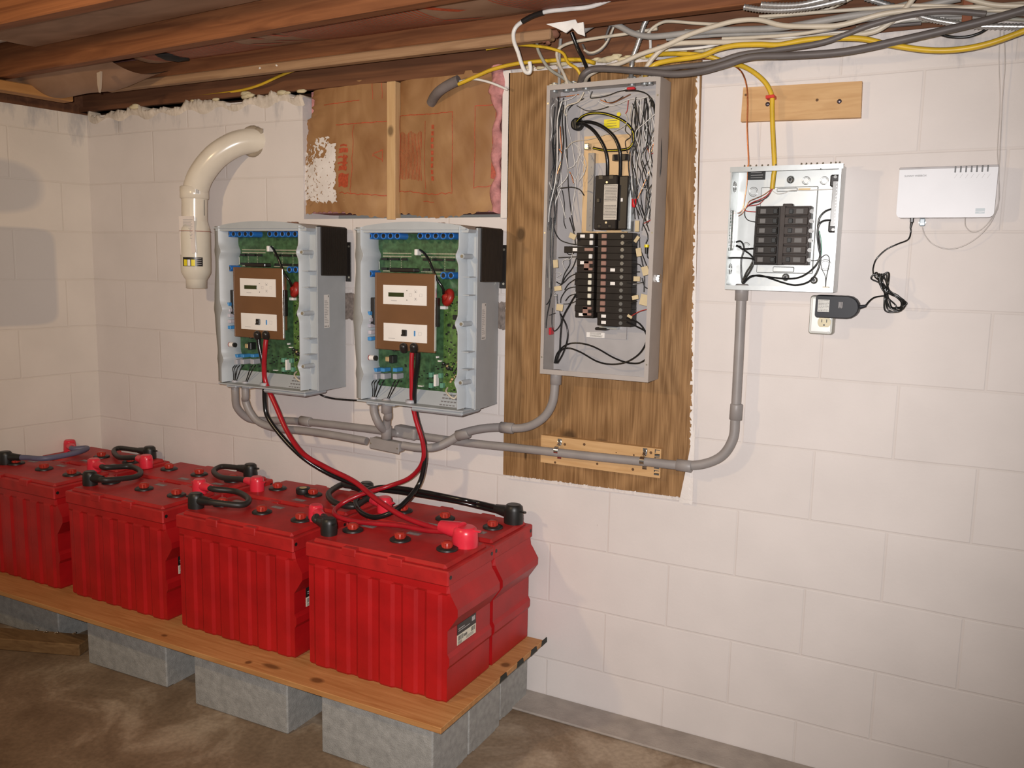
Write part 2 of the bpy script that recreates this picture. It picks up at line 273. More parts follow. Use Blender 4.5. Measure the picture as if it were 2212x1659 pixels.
# ------------------------------------------------------------------ mesh builder
class MB:
    def __init__(s): s.v = []; s.f = []; s.mi = []; s.sm = []; s.cur = 0; s.mats = []
    def mat(s, m):
        if m not in s.mats: s.mats.append(m)
        s.cur = s.mats.index(m); return s
    def add(s, vs, fs, smooth=False):
        o = len(s.v); s.v += [Vector(p) for p in vs]
        for f in fs: s.f.append([i + o for i in f]); s.mi.append(s.cur); s.sm.append(smooth)
    def box(s, a, b, bev=0.0, rot=None, seg=1):
        a = Vector(a); b = Vector(b); c = (a + b) / 2; d = (b - a)
        bm = bmesh.new(); bmesh.ops.create_cube(bm, size=1.0)
        for v in bm.verts: v.co = Vector((v.co.x * d.x, v.co.y * d.y, v.co.z * d.z))
        if bev: bmesh.ops.bevel(bm, geom=bm.edges[:], offset=bev, segments=seg, affect='EDGES', profile=0.5)
        if rot is not None:
            for v in bm.verts: v.co = rot @ v.co
        bm.verts.index_update()
        s.add([v.co + c for v in bm.verts], [[v.index for v in f.verts] for f in bm.faces]); bm.free()
    def prism(s, poly, axis, lo, hi, smooth=False):
        """polygon given in the two other axes (order x,y,z without axis), extruded along axis"""
        def P(p, h):
            if axis == 'x': return (h, p[0], p[1])
            if axis == 'y': return (p[0], h, p[1])
            return (p[0], p[1], h)
        n = len(poly); vs = [P(p, lo) for p in poly] + [P(p, hi) for p in poly]
        fs = [list(range(n - 1, -1, -1)), list(range(n, 2 * n))] + [[i, (i + 1) % n, n + (i + 1) % n, n + i] for i in range(n)]
        s.add(vs, fs, smooth)
    def tube(s, pts, r, n=10, sub=6, cap=True, ribs=None, flat=1.0, closed=False):
        P = spline(pts, sub, closed) if sub > 1 else [Vector(p) for p in pts]
        m = len(P); T = []
        for i in range(m):
            a = P[i - 1] if (i or closed) else P[0]; b = P[(i + 1) % m] if (i < m - 1 or closed) else P[-1]
            t = (b - a); T.append(t.normalized() if t.length > 1e-9 else Vector((0, 0, 1)))
        up = Vector((0, -1, 0.02)); up = (up - T[0] * up.dot(T[0]))
        if up.length < 1e-3: up = Vector((1, 0, 0)) - T[0] * T[0].x
        up.normalize(); vs = []
        for i in range(m):
            up = up - T[i] * up.dot(T[i]); up.normalize(); sd = T[i].cross(up)
            rr = r(i / (m - 1)) if callable(r) else r
            if ribs: rr = rr * (1.0 if i % 2 else ribs)
            for k in range(n):
                a = 2 * math.pi * k / n
                vs.append(P[i] + up * (math.cos(a) * rr * flat) + sd * (math.sin(a) * rr))
        fs = []
        for i in range(m if closed else m - 1):
            j = (i + 1) % m
            for k in range(n):
                fs.append([i * n + k, i * n + (k + 1) % n, j * n + (k + 1) % n, j * n + k])
        s.add(vs, fs, True)
        if cap and not closed: s.add(vs[:n], [list(range(n - 1, -1, -1))]); s.add(vs[-n:], [list(range(n))])
    def cyl(s, a, b, r, n=20, r2=None, smooth=True):
        a = Vector(a); b = Vector(b); t = (b - a).normalized()
        u = t.orthogonal().normalized(); w_ = t.cross(u); r2 = r if r2 is None else r2
        A = [a + (u * math.cos(2 * math.pi * k / n) + w_ * math.sin(2 * math.pi * k / n)) * r for k in range(n)]
        B = [b + (u * math.cos(2 * math.pi * k / n) + w_ * math.sin(2 * math.pi * k / n)) * r2 for k in range(n)]
        s.add(A + B, [[k, (k + 1) % n, n + (k + 1) % n, n + k] for k in range(n)], smooth)
        s.add(A, [list(range(n - 1, -1, -1))]); s.add(B, [list(range(n))])
    def lathe(s, prof, o, axis=(0, 0, 1), n=24):
        """prof: (radius, height along axis)"""
        o = Vector(o); t = Vector(axis).normalized(); u = t.orthogonal().normalized(); w_ = t.cross(u); vs = []
        for r, h in prof:
            for k in range(n):
                a = 2 * math.pi * k / n; vs.append(o + t * h + (u * math.cos(a) + w_ * math.sin(a)) * r)
        fs = []
        for i in range(len(prof) - 1):
            for k in range(n): fs.append([i * n + k, i * n + (k + 1) % n, (i + 1) * n + (k + 1) % n, (i + 1) * n + k])
        s.add(vs, fs, True)
        s.add(vs[:n], [list(range(n - 1, -1, -1))]); s.add(vs[-n:], [list(range(n))])
    def ring(s, o, axis, R_, r, n=28, k=10):
        o = Vector(o); t = Vector(axis).normalized(); u = t.orthogonal().normalized(); w_ = t.cross(u)
        s.tube([o + (u * math.cos(2 * math.pi * i / n) + w_ * math.sin(2 * math.pi * i / n)) * R_ for i in range(n)], r, k, 1, closed=True)
    def quad(s, a, b, c, d): s.add([a, b, c, d], [[0, 1, 2, 3]])
    def blob(s, c, r, sc=(1, 1, 1), seed=0, jag=0.25, sub=2):
        bm = bmesh.new(); bmesh.ops.create_icosphere(bm, subdivisions=sub, radius=r); rn = random.Random(seed)
        for v in bm.verts: v.co *= 1 + rn.uniform(-jag, jag)
        bm.verts.index_update()
        s.add([Vector((v.co.x * sc[0], v.co.y * sc[1], v.co.z * sc[2])) + Vector(c) for v in bm.verts], [[v.index for v in f.verts] for f in bm.faces], True); bm.free()
    def build(s, name, mat=None, parent=None, local=False):
        off = Vector((0, 0, 0))
        if parent is not None and not local:
            p = parent
            while p is not None: off += p.location; p = p.parent
        me = bpy.data.meshes.new(name); me.from_pydata([v - off for v in s.v], [], s.f)
        mats = s.mats if s.mats else [mat]
        for m in mats: me.materials.append(m)
        for i, p in enumerate(me.polygons): p.material_index = s.mi[i] if s.mats else 0; p.use_smooth = s.sm[i]
        bm = bmesh.new(); bm.from_mesh(me); bmesh.ops.recalc_face_normals(bm, faces=bm.faces); bm.to_mesh(me); bm.free()
        me.update()
        o = bpy.data.objects.new(name, me); C.objects.link(o)
        if parent is not None: o.parent = parent
        return o

def spline(pts, sub, closed=False):
    P = [Vector(p) for p in pts]; out = []; n = len(P)
    if n < 3 and not closed: return [P[0].lerp(P[-1], i / sub) for i in range(sub + 1)]
    rng = range(n) if closed else range(n - 1)
    for i in rng:
        if closed: p0, p1, p2, p3 = P[i - 1], P[i], P[(i + 1) % n], P[(i + 2) % n]
        else: p0, p1, p2, p3 = P[max(i - 1, 0)], P[i], P[i + 1], P[min(i + 2, n - 1)]
        for k in range(sub):
            t = k / sub
            out.append(0.5 * ((2 * p1) + (p2 - p0) * t + (2 * p0 - 5 * p1 + 4 * p2 - p3) * t * t + (3 * p1 - p0 - 3 * p2 + p3) * t ** 3))
    if not closed: out.append(P[-1])
    return out

def tag(o, label=None, cat=None, group=None, kind=None):
    if label: o['label'] = label
    if cat: o['category'] = cat
    if group: o['group'] = group
    if kind: o['kind'] = kind
    return o
def thing(name, label, cat, loc=(0, 0, 0), group=None):
    o = bpy.data.objects.new(name, None); C.objects.link(o); o.location = loc; o.empty_display_size = 0.05
    return tag(o, label, cat, group)
def dup(o, parent=None):
    c = o.copy(); C.objects.link(c); c.parent = parent
    for ch in list(o.children): dup(ch, c)
    return c
def text(mb, body, size, origin, xdir, zdir, depth=0.0006):
    """flat lettering as real mesh, laid on a face"""
    cu = bpy.data.curves.new('t', 'FONT'); cu.body = body; cu.size = size; cu.extrude = depth / 2; cu.resolution_u = 3
    to = bpy.data.objects.new('t', cu); me = to.to_mesh()
    X = Vector(xdir).normalized(); Z = Vector(zdir).normalized(); N = X.cross(Z)
    mb.add([Vector(origin) + X * v.co.x + Z * v.co.y + N * v.co.z for v in me.vertices], [list(p.vertices) for p in me.polygons])
    to.to_mesh_clear(); bpy.data.objects.remove(to); bpy.data.curves.remove(cu)

# ------------------------------------------------------------------ setting
def struct(name, mb, m): o = mb.build(name, m); o['kind'] = 'structure'; return o
b = MB(); b.box((-1.6, -4.6, -0.1), (5.2, 0.2, 0.0)); struct('floor', b, floor_mat())
# back wall with the blocked-up opening between x .59 and 1.42
WX0, WX1, WZ0 = 0.59, 1.425, 1.605
b = MB()
b.box((-1.0, 0.0, -0.1), (WX0, 0.2, 2.045)); b.box((WX1, 0.0, -0.1), (5.2, 0.2, 2.065)); b.box((WX0, 0.0, -0.1), (WX1, 0.2, WZ0))
struct('wall_back', b, WALLM)
b = MB(); LW = math.tan(R(8.0))
p = [(-0.596, 0.05), (-0.596 - LW * 4.6, -4.6), (-0.596 - LW * 4.6 - 0.2, -4.6), (-0.9, 0.05)]
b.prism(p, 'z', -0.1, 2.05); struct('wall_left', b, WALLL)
b = MB(); b.prism([(q[0] - .05, q[1]) for q in p[:2]] + [(q[0] - .2, q[1]) for q in p[2:]], 'z', 2.04, 2.345); struct('trim_4', b, RIMW)
b = MB(); b.box((-1.6, -4.6, 2.345), (5.2, 0.2, 2.38)); struct('ceiling', b, SUBF)
b = MB(); b.box((-1.0, 0.02, 2.066), (5.2, 0.06, 2.345)); b.box((-1.0, 0.0, 2.066), (5.2, 0.15, 2.085)); struct('trim_1', b, RIMW)
# concrete ledge at the foot of the back wall
b = MB(); b.box((-0.62, -0.135, 0.0), (5.2, 0.0, 0.008), 0.003); struct('baseboard_back', b, M('ledge_concrete', (0.36, 0.315, 0.275), 0.8, var=0.15, scale=14, bump=0.4))
# white painted strips: between the opening and the plywood, and round the plywood
b = MB(); b.box((1.423, -0.012, 1.60), (1.452, 0.03, 2.062), 0.002); struct('trim_2', b, WPAINT)
# ragged paint and putty round the plywood edges
b = MB(); rn = random.Random(3)
def ragged(b, x0, z0, x1, z1, n, w0, w1, y):
    for i in range(n):
        t0, t1 = i / n, (i + 1) / n
        ax, az = x0 + (x1 - x0) * t0, z0 + (z1 - z0) * t0; bx, bz = x0 + (x1 - x0) * t1, z0 + (z1 - z0) * t1
        dx, dz = -(z1 - z0), (x1 - x0); L = math.hypot(dx, dz); dx /= L; dz /= L
        wa = rn.uniform(w0, w1); wb = rn.uniform(w0, w1)
        b.add([(ax, y, az), (bx, y, bz), (bx + dx * wb, y - 0.0015, bz + dz * wb), (ax + dx * wa, y - 0.0015, az + dz * wa)], [[0, 1, 2, 3]])
ragged(b, 1.462, 0.742, 2.100, 0.752, 90, 0.004, 0.014, -0.0125)
b.add([(2.060, -0.0135, 0.745), (2.102, -0.0135, 0.748), (2.098, -0.0135, 1.0), (2.078, -0.0135, 0.86)], [[0, 1, 2, 3]])
ragged(b, 2.100, 0.745, 2.060, 2.03, 120, 0.003, 0.012, -0.0125)
struct('trim_3', b, WPAINT)
# old mortar and foam squeezed along the top of the block wall
b = MB(); b.mat(MORTAR); rn = random.Random(11); N_ = 150; top = []
for i in range(N_ + 1):
    x = -0.59 + 1.19 * i / N_
    z = 2.050 + 0.010 * math.sin(x * 17) + 0.006 * math.sin(x * 41 + 1) + 0.005 * math.sin(x * 97 + 2) + rn.uniform(-.004, .004) + (0.010 if int(x * 9) % 3 == 0 else 0)
    top.append((x, z, -0.006 - 0.004 * math.sin(x * 23) - rn.uniform(0, .002)))
for i in range(N_):
    (xa, za, ya), (xb, zb_, yb_) = top[i], top[i + 1]
    b.add([(xa, 0.001, 2.02 - .012 * math.sin(i * .31)), (xb, 0.001, 2.02 - .012 * math.sin((i + 1) * .31)), (xb, yb_, (zb_ + 2.03) / 2), (xa, ya, (za + 2.03) / 2), (xb, yb_ * .6, zb_), (xa, ya * .6, za), (xb, 0.05, zb_), (xa, 0.05, za)], [[0, 1, 2, 3], [3, 2, 4, 5], [5, 4, 6, 7]], True)
b.mat(FOAM)
for i in range(46):
    x = rn.choice([rn.uniform(-0.5, 0.6), rn.uniform(1.45, 2.1), rn.uniform(1.7, 2.0)])
    b.blob((x, -0.004, 2.066 + rn.uniform(-0.006, 0.008)), rn.uniform(0.006, 0.013), (2.0, 0.8, 0.7), i, 0.2)
tag(b.build('mortar_crumb'), 'rough mortar and yellowed foam squeezed out along the top of the white block wall', 'mortar', kind='stuff')

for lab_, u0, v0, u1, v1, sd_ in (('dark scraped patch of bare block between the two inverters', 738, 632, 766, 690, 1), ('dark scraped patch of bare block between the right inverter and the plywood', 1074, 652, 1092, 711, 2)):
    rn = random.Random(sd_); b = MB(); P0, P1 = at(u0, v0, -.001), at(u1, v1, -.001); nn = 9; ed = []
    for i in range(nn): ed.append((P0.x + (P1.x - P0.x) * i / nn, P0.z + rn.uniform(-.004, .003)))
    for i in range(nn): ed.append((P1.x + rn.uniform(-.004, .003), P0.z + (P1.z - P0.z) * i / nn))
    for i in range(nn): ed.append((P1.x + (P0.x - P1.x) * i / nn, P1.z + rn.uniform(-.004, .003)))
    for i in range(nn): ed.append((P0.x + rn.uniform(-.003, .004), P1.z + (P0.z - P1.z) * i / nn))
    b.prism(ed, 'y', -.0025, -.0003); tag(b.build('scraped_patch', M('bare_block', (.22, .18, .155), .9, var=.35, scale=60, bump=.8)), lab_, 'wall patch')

# joists, parallel to the back wall
def beam(name, label, x0, y0, x1, y1, z0, z1, th, m, cat='joist'):
    b = MB(); L = math.hypot(x1 - x0, y1 - y0); b.box((0, -th / 2, 0), (L, th / 2, z1 - z0), 0.004)
    o = b.build(name, m); o.location = (x0, y0, z0); o.rotation_euler = (0, 0, math.atan2(y1 - y0, x1 - x0)); return tag(o, label, cat)
beam('ceiling_joist', 'brown ceiling joist nearest the block wall, with the pale strip nailed under it', -0.60, -0.115, 5.0, -0.165, 2.130, 2.343, 0.045, JOIST)
beam('ceiling_joist', 'orange-brown ceiling joist, second out from the block wall', -0.66, -0.445, 4.2, -0.75, 2.100, 2.343, 0.045, JOIST)
beam('ceiling_joist', 'ceiling joist cut off by the top left corner of the photo', -0.71, -0.86, 3.0, -1.01, 2.100, 2.343, 0.045, JOIST)
beam('nailer_strip', 'pale wooden strip nailed under the first joist, ending short of the left corner', -0.29, -0.128, 1.66, -0.145, 2.100, 2.130, 0.034, STRIPW, 'strip')
# board along the top of the left wall
b = MB(); a = atz(163, 222, 2.052); bl = MB(); bl.box((-0.02, -0.62, 0), (0.05, 0.0, 0.036), 0.003)
o = bl.build('wall_board', ORANGEW); o.location = (a.x - 0.05, a.y, 2.055); o.rotation_euler = (0, 0, -R(8)); tag(o, 'orange-brown board end lying on top of the left wall under the joists', 'board')

# kraft faced insulation sagging between the joists
def hill(x, y, s, k=3.0):
    return (math.sin(x * 3.1 * k + s) * math.cos(y * 5.3 * k + 1.3 * s) + 0.6 * math.sin(x * 7.7 * k + y * 3.9 * k + 2 * s) + 0.35 * math.sin(x * 17 * k - y * 13 * k + s)) / 1.95
def sheet(mb, fx, nx, ny, thick=0.0):
    vs = [fx(i / nx, j / ny) for j in range(ny + 1) for i in range(nx + 1)]
    mb.add(vs, [[j * (nx + 1) + i, j * (nx + 1) + i + 1, (j + 1) * (nx + 1) + i + 1, (j + 1) * (nx + 1) + i] for j in range(ny) for i in range(nx)], True)
def batt(name, label, x0, x1, ya, yb, zs, sag, seed, prints):
    th = thing(name, label, 'insulation', ((x0 + x1) / 2, (ya(0.5) + yb(0.5)) / 2, zs))
    def f(s, t, d=0.0):
        x = x0 + (x1 - x0) * s; y = ya(s) + (yb(s) - ya(s)) * t
        return (x, y, zs + sag(s) * -math.sin(math.pi * min(max(t, 0), 1)) + 0.016 * hill(x, y, seed, 0.8) * math.sin(math.pi * t) - d)
    b = MB(); b.mat(KRAFTD); sheet(b, f, 60, 14)
    b.mat(KRED)
    for s0, s1, t0, t1 in prints:
        sheet(b, lambda s, t: f(s0 + (s1 - s0) * s + .035 * (t - .5), t0 + (t1 - t0) * t, 0.0015), 2, 8)
    b.build('kraft_facing', None, th)
    b = MB(); b.mat(PINK); b.box((x0, max(ya(0), ya(1)) + 0.04, zs + 0.04), (x1, min(yb(0), yb(1)) - 0.04, 2.343)); b.build('fibreglass', None, th)
    return th
pr = []
for k in range(34): s0 = 0.02 + 0.0055 * k; pr.append((s0, s0 + 0.0022, 0.15, 0.85))
for k in range(40): s0 = 0.30 + 0.0055 * k; pr.append((s0, s0 + 0.0022, 0.15, 0.85))
for k in range(20): s0 = 0.60 + 0.0055 * k; pr.append((s0, s0 + 0.0022, 0.15, 0.85))
for s in (0.225, 0.27, 0.53): pr += [(s, s + 0.011, 0.3, 0.46), (s, s + 0.011, 0.56, 0.72)]
batt('insulation_batt', 'brown kraft-faced insulation with red print stuffed between the first two joists', 0.10, 2.6,
     lambda s: -0.46 - 0.16 * s, lambda s: -0.135, 2.185, lambda s: 0.035, 2.0, pr)
batt('insulation_batt', 'torn brown insulation paper sagging low at the left end of the joist bay', -0.58, 0.08,
     lambda s: -0.43 - 0.03 * s, lambda s: -0.14, 2.15, lambda s: 0.025 + 0.075 * math.sin(math.pi * min(1, s * .9 + .05)) * (1 + .2 * math.sin(9 * s)), 5.0, [])
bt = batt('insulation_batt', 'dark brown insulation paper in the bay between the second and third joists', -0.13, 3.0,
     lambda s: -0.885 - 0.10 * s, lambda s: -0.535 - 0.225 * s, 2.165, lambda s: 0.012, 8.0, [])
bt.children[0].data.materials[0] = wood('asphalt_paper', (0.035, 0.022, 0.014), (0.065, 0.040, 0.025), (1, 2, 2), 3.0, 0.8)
# dark torn hole and white sheeting at the far left
b = MB(); b.blob(atz(368, 120, 2.150), 0.045, (0.9, 1.5, 0.30), 3, 0.25); tag(b.build('torn_hole', DARKV), 'black torn gap in the ceiling insulation paper beside the second joist', 'hole')
b = MB()
def wsf(s, t):
    x = -0.62 + 0.62 * s; y = -0.88 + 0.36 * t
    return (x, y + 0.02 * math.sin(9 * s), 2.19 - 0.05 * math.sin(math.pi * t) * (0.6 + 0.4 * math.sin(5 * s)) + 0.012 * hill(x, y, 4, 1.5))
sheet(b, wsf, 26, 16); tag(b.build('plastic_sheeting', M('white_sheeting', (0.55, 0.55, 0.53), 0.4)), 'crumpled white plastic sheeting up between the joists at far left', 'sheeting')
b = MB(); b.prism([(0, 0), (0.02, 0.004), (0.012, -0.05), (0.006, -0.066), (0.001, -0.04)], 'y', -0.004, 0.004)
o = b.build('paper_strip', M('torn_paper', (0.42, 0.33, 0.25), 0.8)); p = atz(211, 158, 2.085); o.location = p; tag(o, 'torn paper strip hanging down near the left corner of the ceiling', 'paper')
for i, (u, v, z) in enumerate([(258, 183, 2.128), (562, 147, 2.128), (598, 142, 2.128), (690, 130, 2.13)]):
    b = MB(); b.blob(at(u, v, -0.15), 0.006, (1.8 if i == 0 else 1.0, 0.6, 0.7), i, 0.4)
    tag(b.build('paint_chip', PLASTER), ['largest white paint chip stuck near the left end of the pale strip', 'small white fleck on the pale strip, left one of a pair', 'small white fleck on the pale strip, right one of a pair', 'white fleck with pink fluff on the middle of the pale strip'][i], 'paint chip')

# ------------------------------------------------------------------ opening: stud, two kraft panels, pink edge
def kraft_panel(label, x0, x1, z0, z1, seed, shape, prints, white=None):
    th = thing('wall_insulation', label, 'insulation', ((x0 + x1) / 2, 0.02, z0))
    def f(s, t, d=0.0):
        a, c, bb, tt = shape(s, t)
        x = x0 + a + (x1 + c - x0 - a) * s; z = z0 + bb + (z1 + tt - z0 - bb) * t
        e = math.sin(math.pi * min(1, max(0, s))) ** 0.5
        return (x, 0.030 - 0.030 * e - 0.008 * hill(x, z, seed, 1.6) - 0.005 * hill(z, x, seed + 2, 4) - 0.006 * abs(hill(x + z, z - x, seed + 5, 2.2)) - d, z)
    b = MB(); b.mat(KRAFT); sheet(b, f, 64, 64)
    b.mat(KRED)
    for s0, s1, t0, t1 in prints:
        sheet(b, lambda s, t: f(s0 + (s1 - s0) * s, t0 + (t1 - t0) * t, 0.0012), max(2, int(abs(s1 - s0) * 30)), max(2, int(abs(t1 - t0) * 30)))
    if white:
        b.mat(WPAINT); white(b, f)
    b.build('kraft_facing', None, th)
    b = MB(); b.mat(PINK); b.box((x0 + 0.01, 0.045, z0 + 0.01), (x1 - 0.01, 0.16, z1 - 0.01)); b.build('fibreglass', None, th)
    return th
rn = random.Random(9)
lj = [rn.uniform(-0.008, 0.008) for _ in range(50)]; bj = [rn.uniform(-0.004, 0.004) for _ in range(50)]
def shL(s, t):
    k = lj[int(t * 40)] + (0.030 if t > 0.78 else 0.0) * 0.6 - 0.012 * math.sin(t * 5)
    return (k, 0.0, 0.012 * math.sin(s * 4.0 + 0.5) * (1 - t) + bj[int(s * 40)], -0.015 * (1 - s))
def shR(s, t): return (0, 0, (0.010 * math.sin(s * 6 + 2)) + bj[int(s * 40)], -0.004)
def whiteL(b, f):
    """ragged patch of white paint brushed over the left part of the paper"""
    NX, NZ = 56, 84; rr = random.Random(4)
    for j in range(NZ):
        t = 0.02 + 0.68 * (j + .5) / NZ
        for i in range(NX):
            s_ = 0.46 * (i + .5) / NX
            n_ = 0.5 * math.sin(s_ * 61 + 7 * math.sin(t * 23)) + 0.5 * math.sin(t * 71 + 5 * math.sin(s_ * 33))
            right = 0.425 - 0.012 * math.sin(t * 40); low = 0.085 + 0.012 * n_ + 0.03 * (s_ < .12)
            ok = low < t < 0.60 and s_ < right
            if t > 0.40: ok = ok and (s_ > 0.16 + 0.10 * n_ * (t < .48) or n_ > .55) and t < 0.645 - 0.10 * abs(s_ - .25) / .17 * (s_ < .25) - (0.10 if s_ > .34 else 0)
            if t > 0.50 and s_ < 0.36: ok = ok and (n_ > -0.30)
            if t > 0.44 and t < 0.53 and 0.17 < s_ < 0.30: ok = ok and n_ > 0.35
            if t < 0.42 and s_ < 0.26: ok = ok and n_ > -0.72
            if ok and rr.random() > .02:
                s0, s1, t0, t1 = s_ - .23 / NX, s_ + .23 / NX, t - .34 / NZ, t + .34 / NZ
                b.add([f(s0, t0, 0.0018), f(s1, t0, 0.0018), f(s1, t1, 0.0018), f(s0, t1, 0.0018)], [[0, 1, 2, 3]], True)
def frame(s0, s1, t0, t1, w=0.006): return [(s0, s1, t0, t0 + w), (s0, s1, t1 - w, t1), (s0, s0 + w, t0, t1), (s1 - w, s1, t0, t1)]
pL = [(0.46, 0.57, 0.205, 0.31), (0.455, 0.545, 0.335, 0.37), (0.455, 0.56, 0.385, 0.40), (0.455, 0.56, 0.43, 0.445), (0.505, 0.545, 0.375, 0.455), (0.455, 0.55, 0.47, 0.505), (0.465, 0.54, 0.52, 0.535), (0.46, 0.985, 0.155, 0.162), (0.60, 0.606, 0.16, 0.68), (0.4, 0.985, 0.685, 0.692), (0.80, 0.806, 0.85, 0.98), (0.90, 0.906, 0.85, 0.98), (0.2, 0.65, 0.855, 0.861)]
pL += [(0.82 + 0.012 * k, 0.822 + 0.012 * k + 0.006, 0.42 - 0.004 * k + 0.02, 0.43 + 0.02 - 0.004 * k) for k in range(0, 8)] + [(0.82 + 0.012 * k, 0.828 + 0.012 * k, 0.45 + 0.004 * k, 0.46 + 0.004 * k) for k in range(0, 8)] + [(0.915, 0.922, 0.40, 0.49)]
pR = [(0.02 + 0.017 * k, 0.026 + 0.017 * k, 0.26, 0.60 + 0.01 * math.sin(k)) for k in range(16)] + [(0.385, 0.41, 0.26 + 0.045 * k, 0.29 + 0.045 * k) for k in range(9)] + frame(-0.01 + 0.02, 0.60, 0.165, 0.73) + frame(0.80, 0.985, 0.175, 0.755) + [(0.945, 0.998, 0.23, 0.345), (0.95, 0.985, 0.38, 0.41), (0.95, 0.985, 0.43, 0.45), (0.315, 0.32, 0.2, 0.68), (0.955, 0.985, 0.48, 0.58), (0.30, 0.42, 0.105, 0.110)]
kraft_panel('brown paper-faced insulation left of the pine stud, patched with white paint', WX0 - 0.006, 0.972, 1.618, 2.085, 1.0, shL, pL, whiteL)
kraft_panel('brown paper-faced insulation with red print right of the pine stud', 1.000, 1.392, 1.615, 2.08, 3.0, shR, pR)
b = MB(); rn = random.Random(2); P_ = []
for i in range(24):
    z = 1.62 + 0.46 * i / 23; P_.append((1.402 + 0.006 * math.sin(i * 1.3), 0.002, z))
b.tube(P_, lambda t: 0.016 + 0.006 * math.sin(t * 17) + (0.010 if t > 0.8 else 0), 10, 3); tag(b.build('insulation_edge', PINK), 'strip of bare pink fibreglass along the right side of the opening', 'insulation')
b = MB(); p0 = at(848, 470, -0.008); p1 = at(867, 168, -0.008)
b.box((0.968, -0.006, 1.600), (1.004, 0.03, 2.065), 0.002); o = b.build('wall_stud', PINEV); tag(o, 'light pine stud standing between the two brown insulation panels', 'stud')

# plywood backing panel
b = MB(); b.prism([(1.452, 0.752), (2.09, 0.762), (2.064, 2.045), (1.446, 2.052)], 'y', -0.012, -0.0006)
tag(b.build('plywood_panel', PLY), 'tall grained plywood backing board behind the large grey breaker panel', 'plywood')

# ------------------------------------------------------------------ batteries
LBX, LBY, LBH = 0.250, 0.129, 0.403
def outline(hx, hy, amp, n=6):
    """block outline with n ribs along the two long faces; the right end flares with hx, the ribs stay put"""
    xl = -min(hx, .2500)
    def face():
        out = [(xl, hy - 0.006), (-.2465, hy - 0.0005 - amp)]
        wd = .486 / n; x = -.243
        for i in range(n):
            out += [(x + wd * 0.14, hy - amp), (x + wd * 0.27, hy), (x + wd * 0.73, hy), (x + wd * 0.86, hy - amp)]; x += wd
        return out + [(.2465, hy - 0.0005 - amp), (hx, hy - 0.006)]
    f = face(); return [(x, -y) for x, y in f] + [(x, y) for x, y in reversed(f)]
def case_mesh():
    b = MB()
    lv = [(0.0, .247, .125, .006), (0.006, .250, .1285, .006), (0.100, .250, .1285, .006), (0.112, .257, .1285, .006), (0.134, .257, .1285, .006), (0.146, .250, .1285, .006),
          (0.214, .250, .1285, .006), (0.262, .283, .1285, .006), (0.284, .283, .1285, .006), (0.318, .262, .1285, .006), (0.326, .257, .1265, .0), (0.350, .253, .1265, .0)]
    vs = []; rings = [[Vector((x, y, z)) for x, y in outline(hx, hy, a)] for z, hx, hy, a in lv]; n = len(rings[0])
    for r in rings: vs += r
    fs = []
    for i in range(len(rings) - 1):
        for k in range(n): fs.append([i * n + k, i * n + (k + 1) % n, (i + 1) * n + (k + 1) % n, (i + 1) * n + k])
    b.add(vs, fs); b.add(rings[0], [list(range(n))]); b.add(rings[-1], [list(range(n))])
    return b
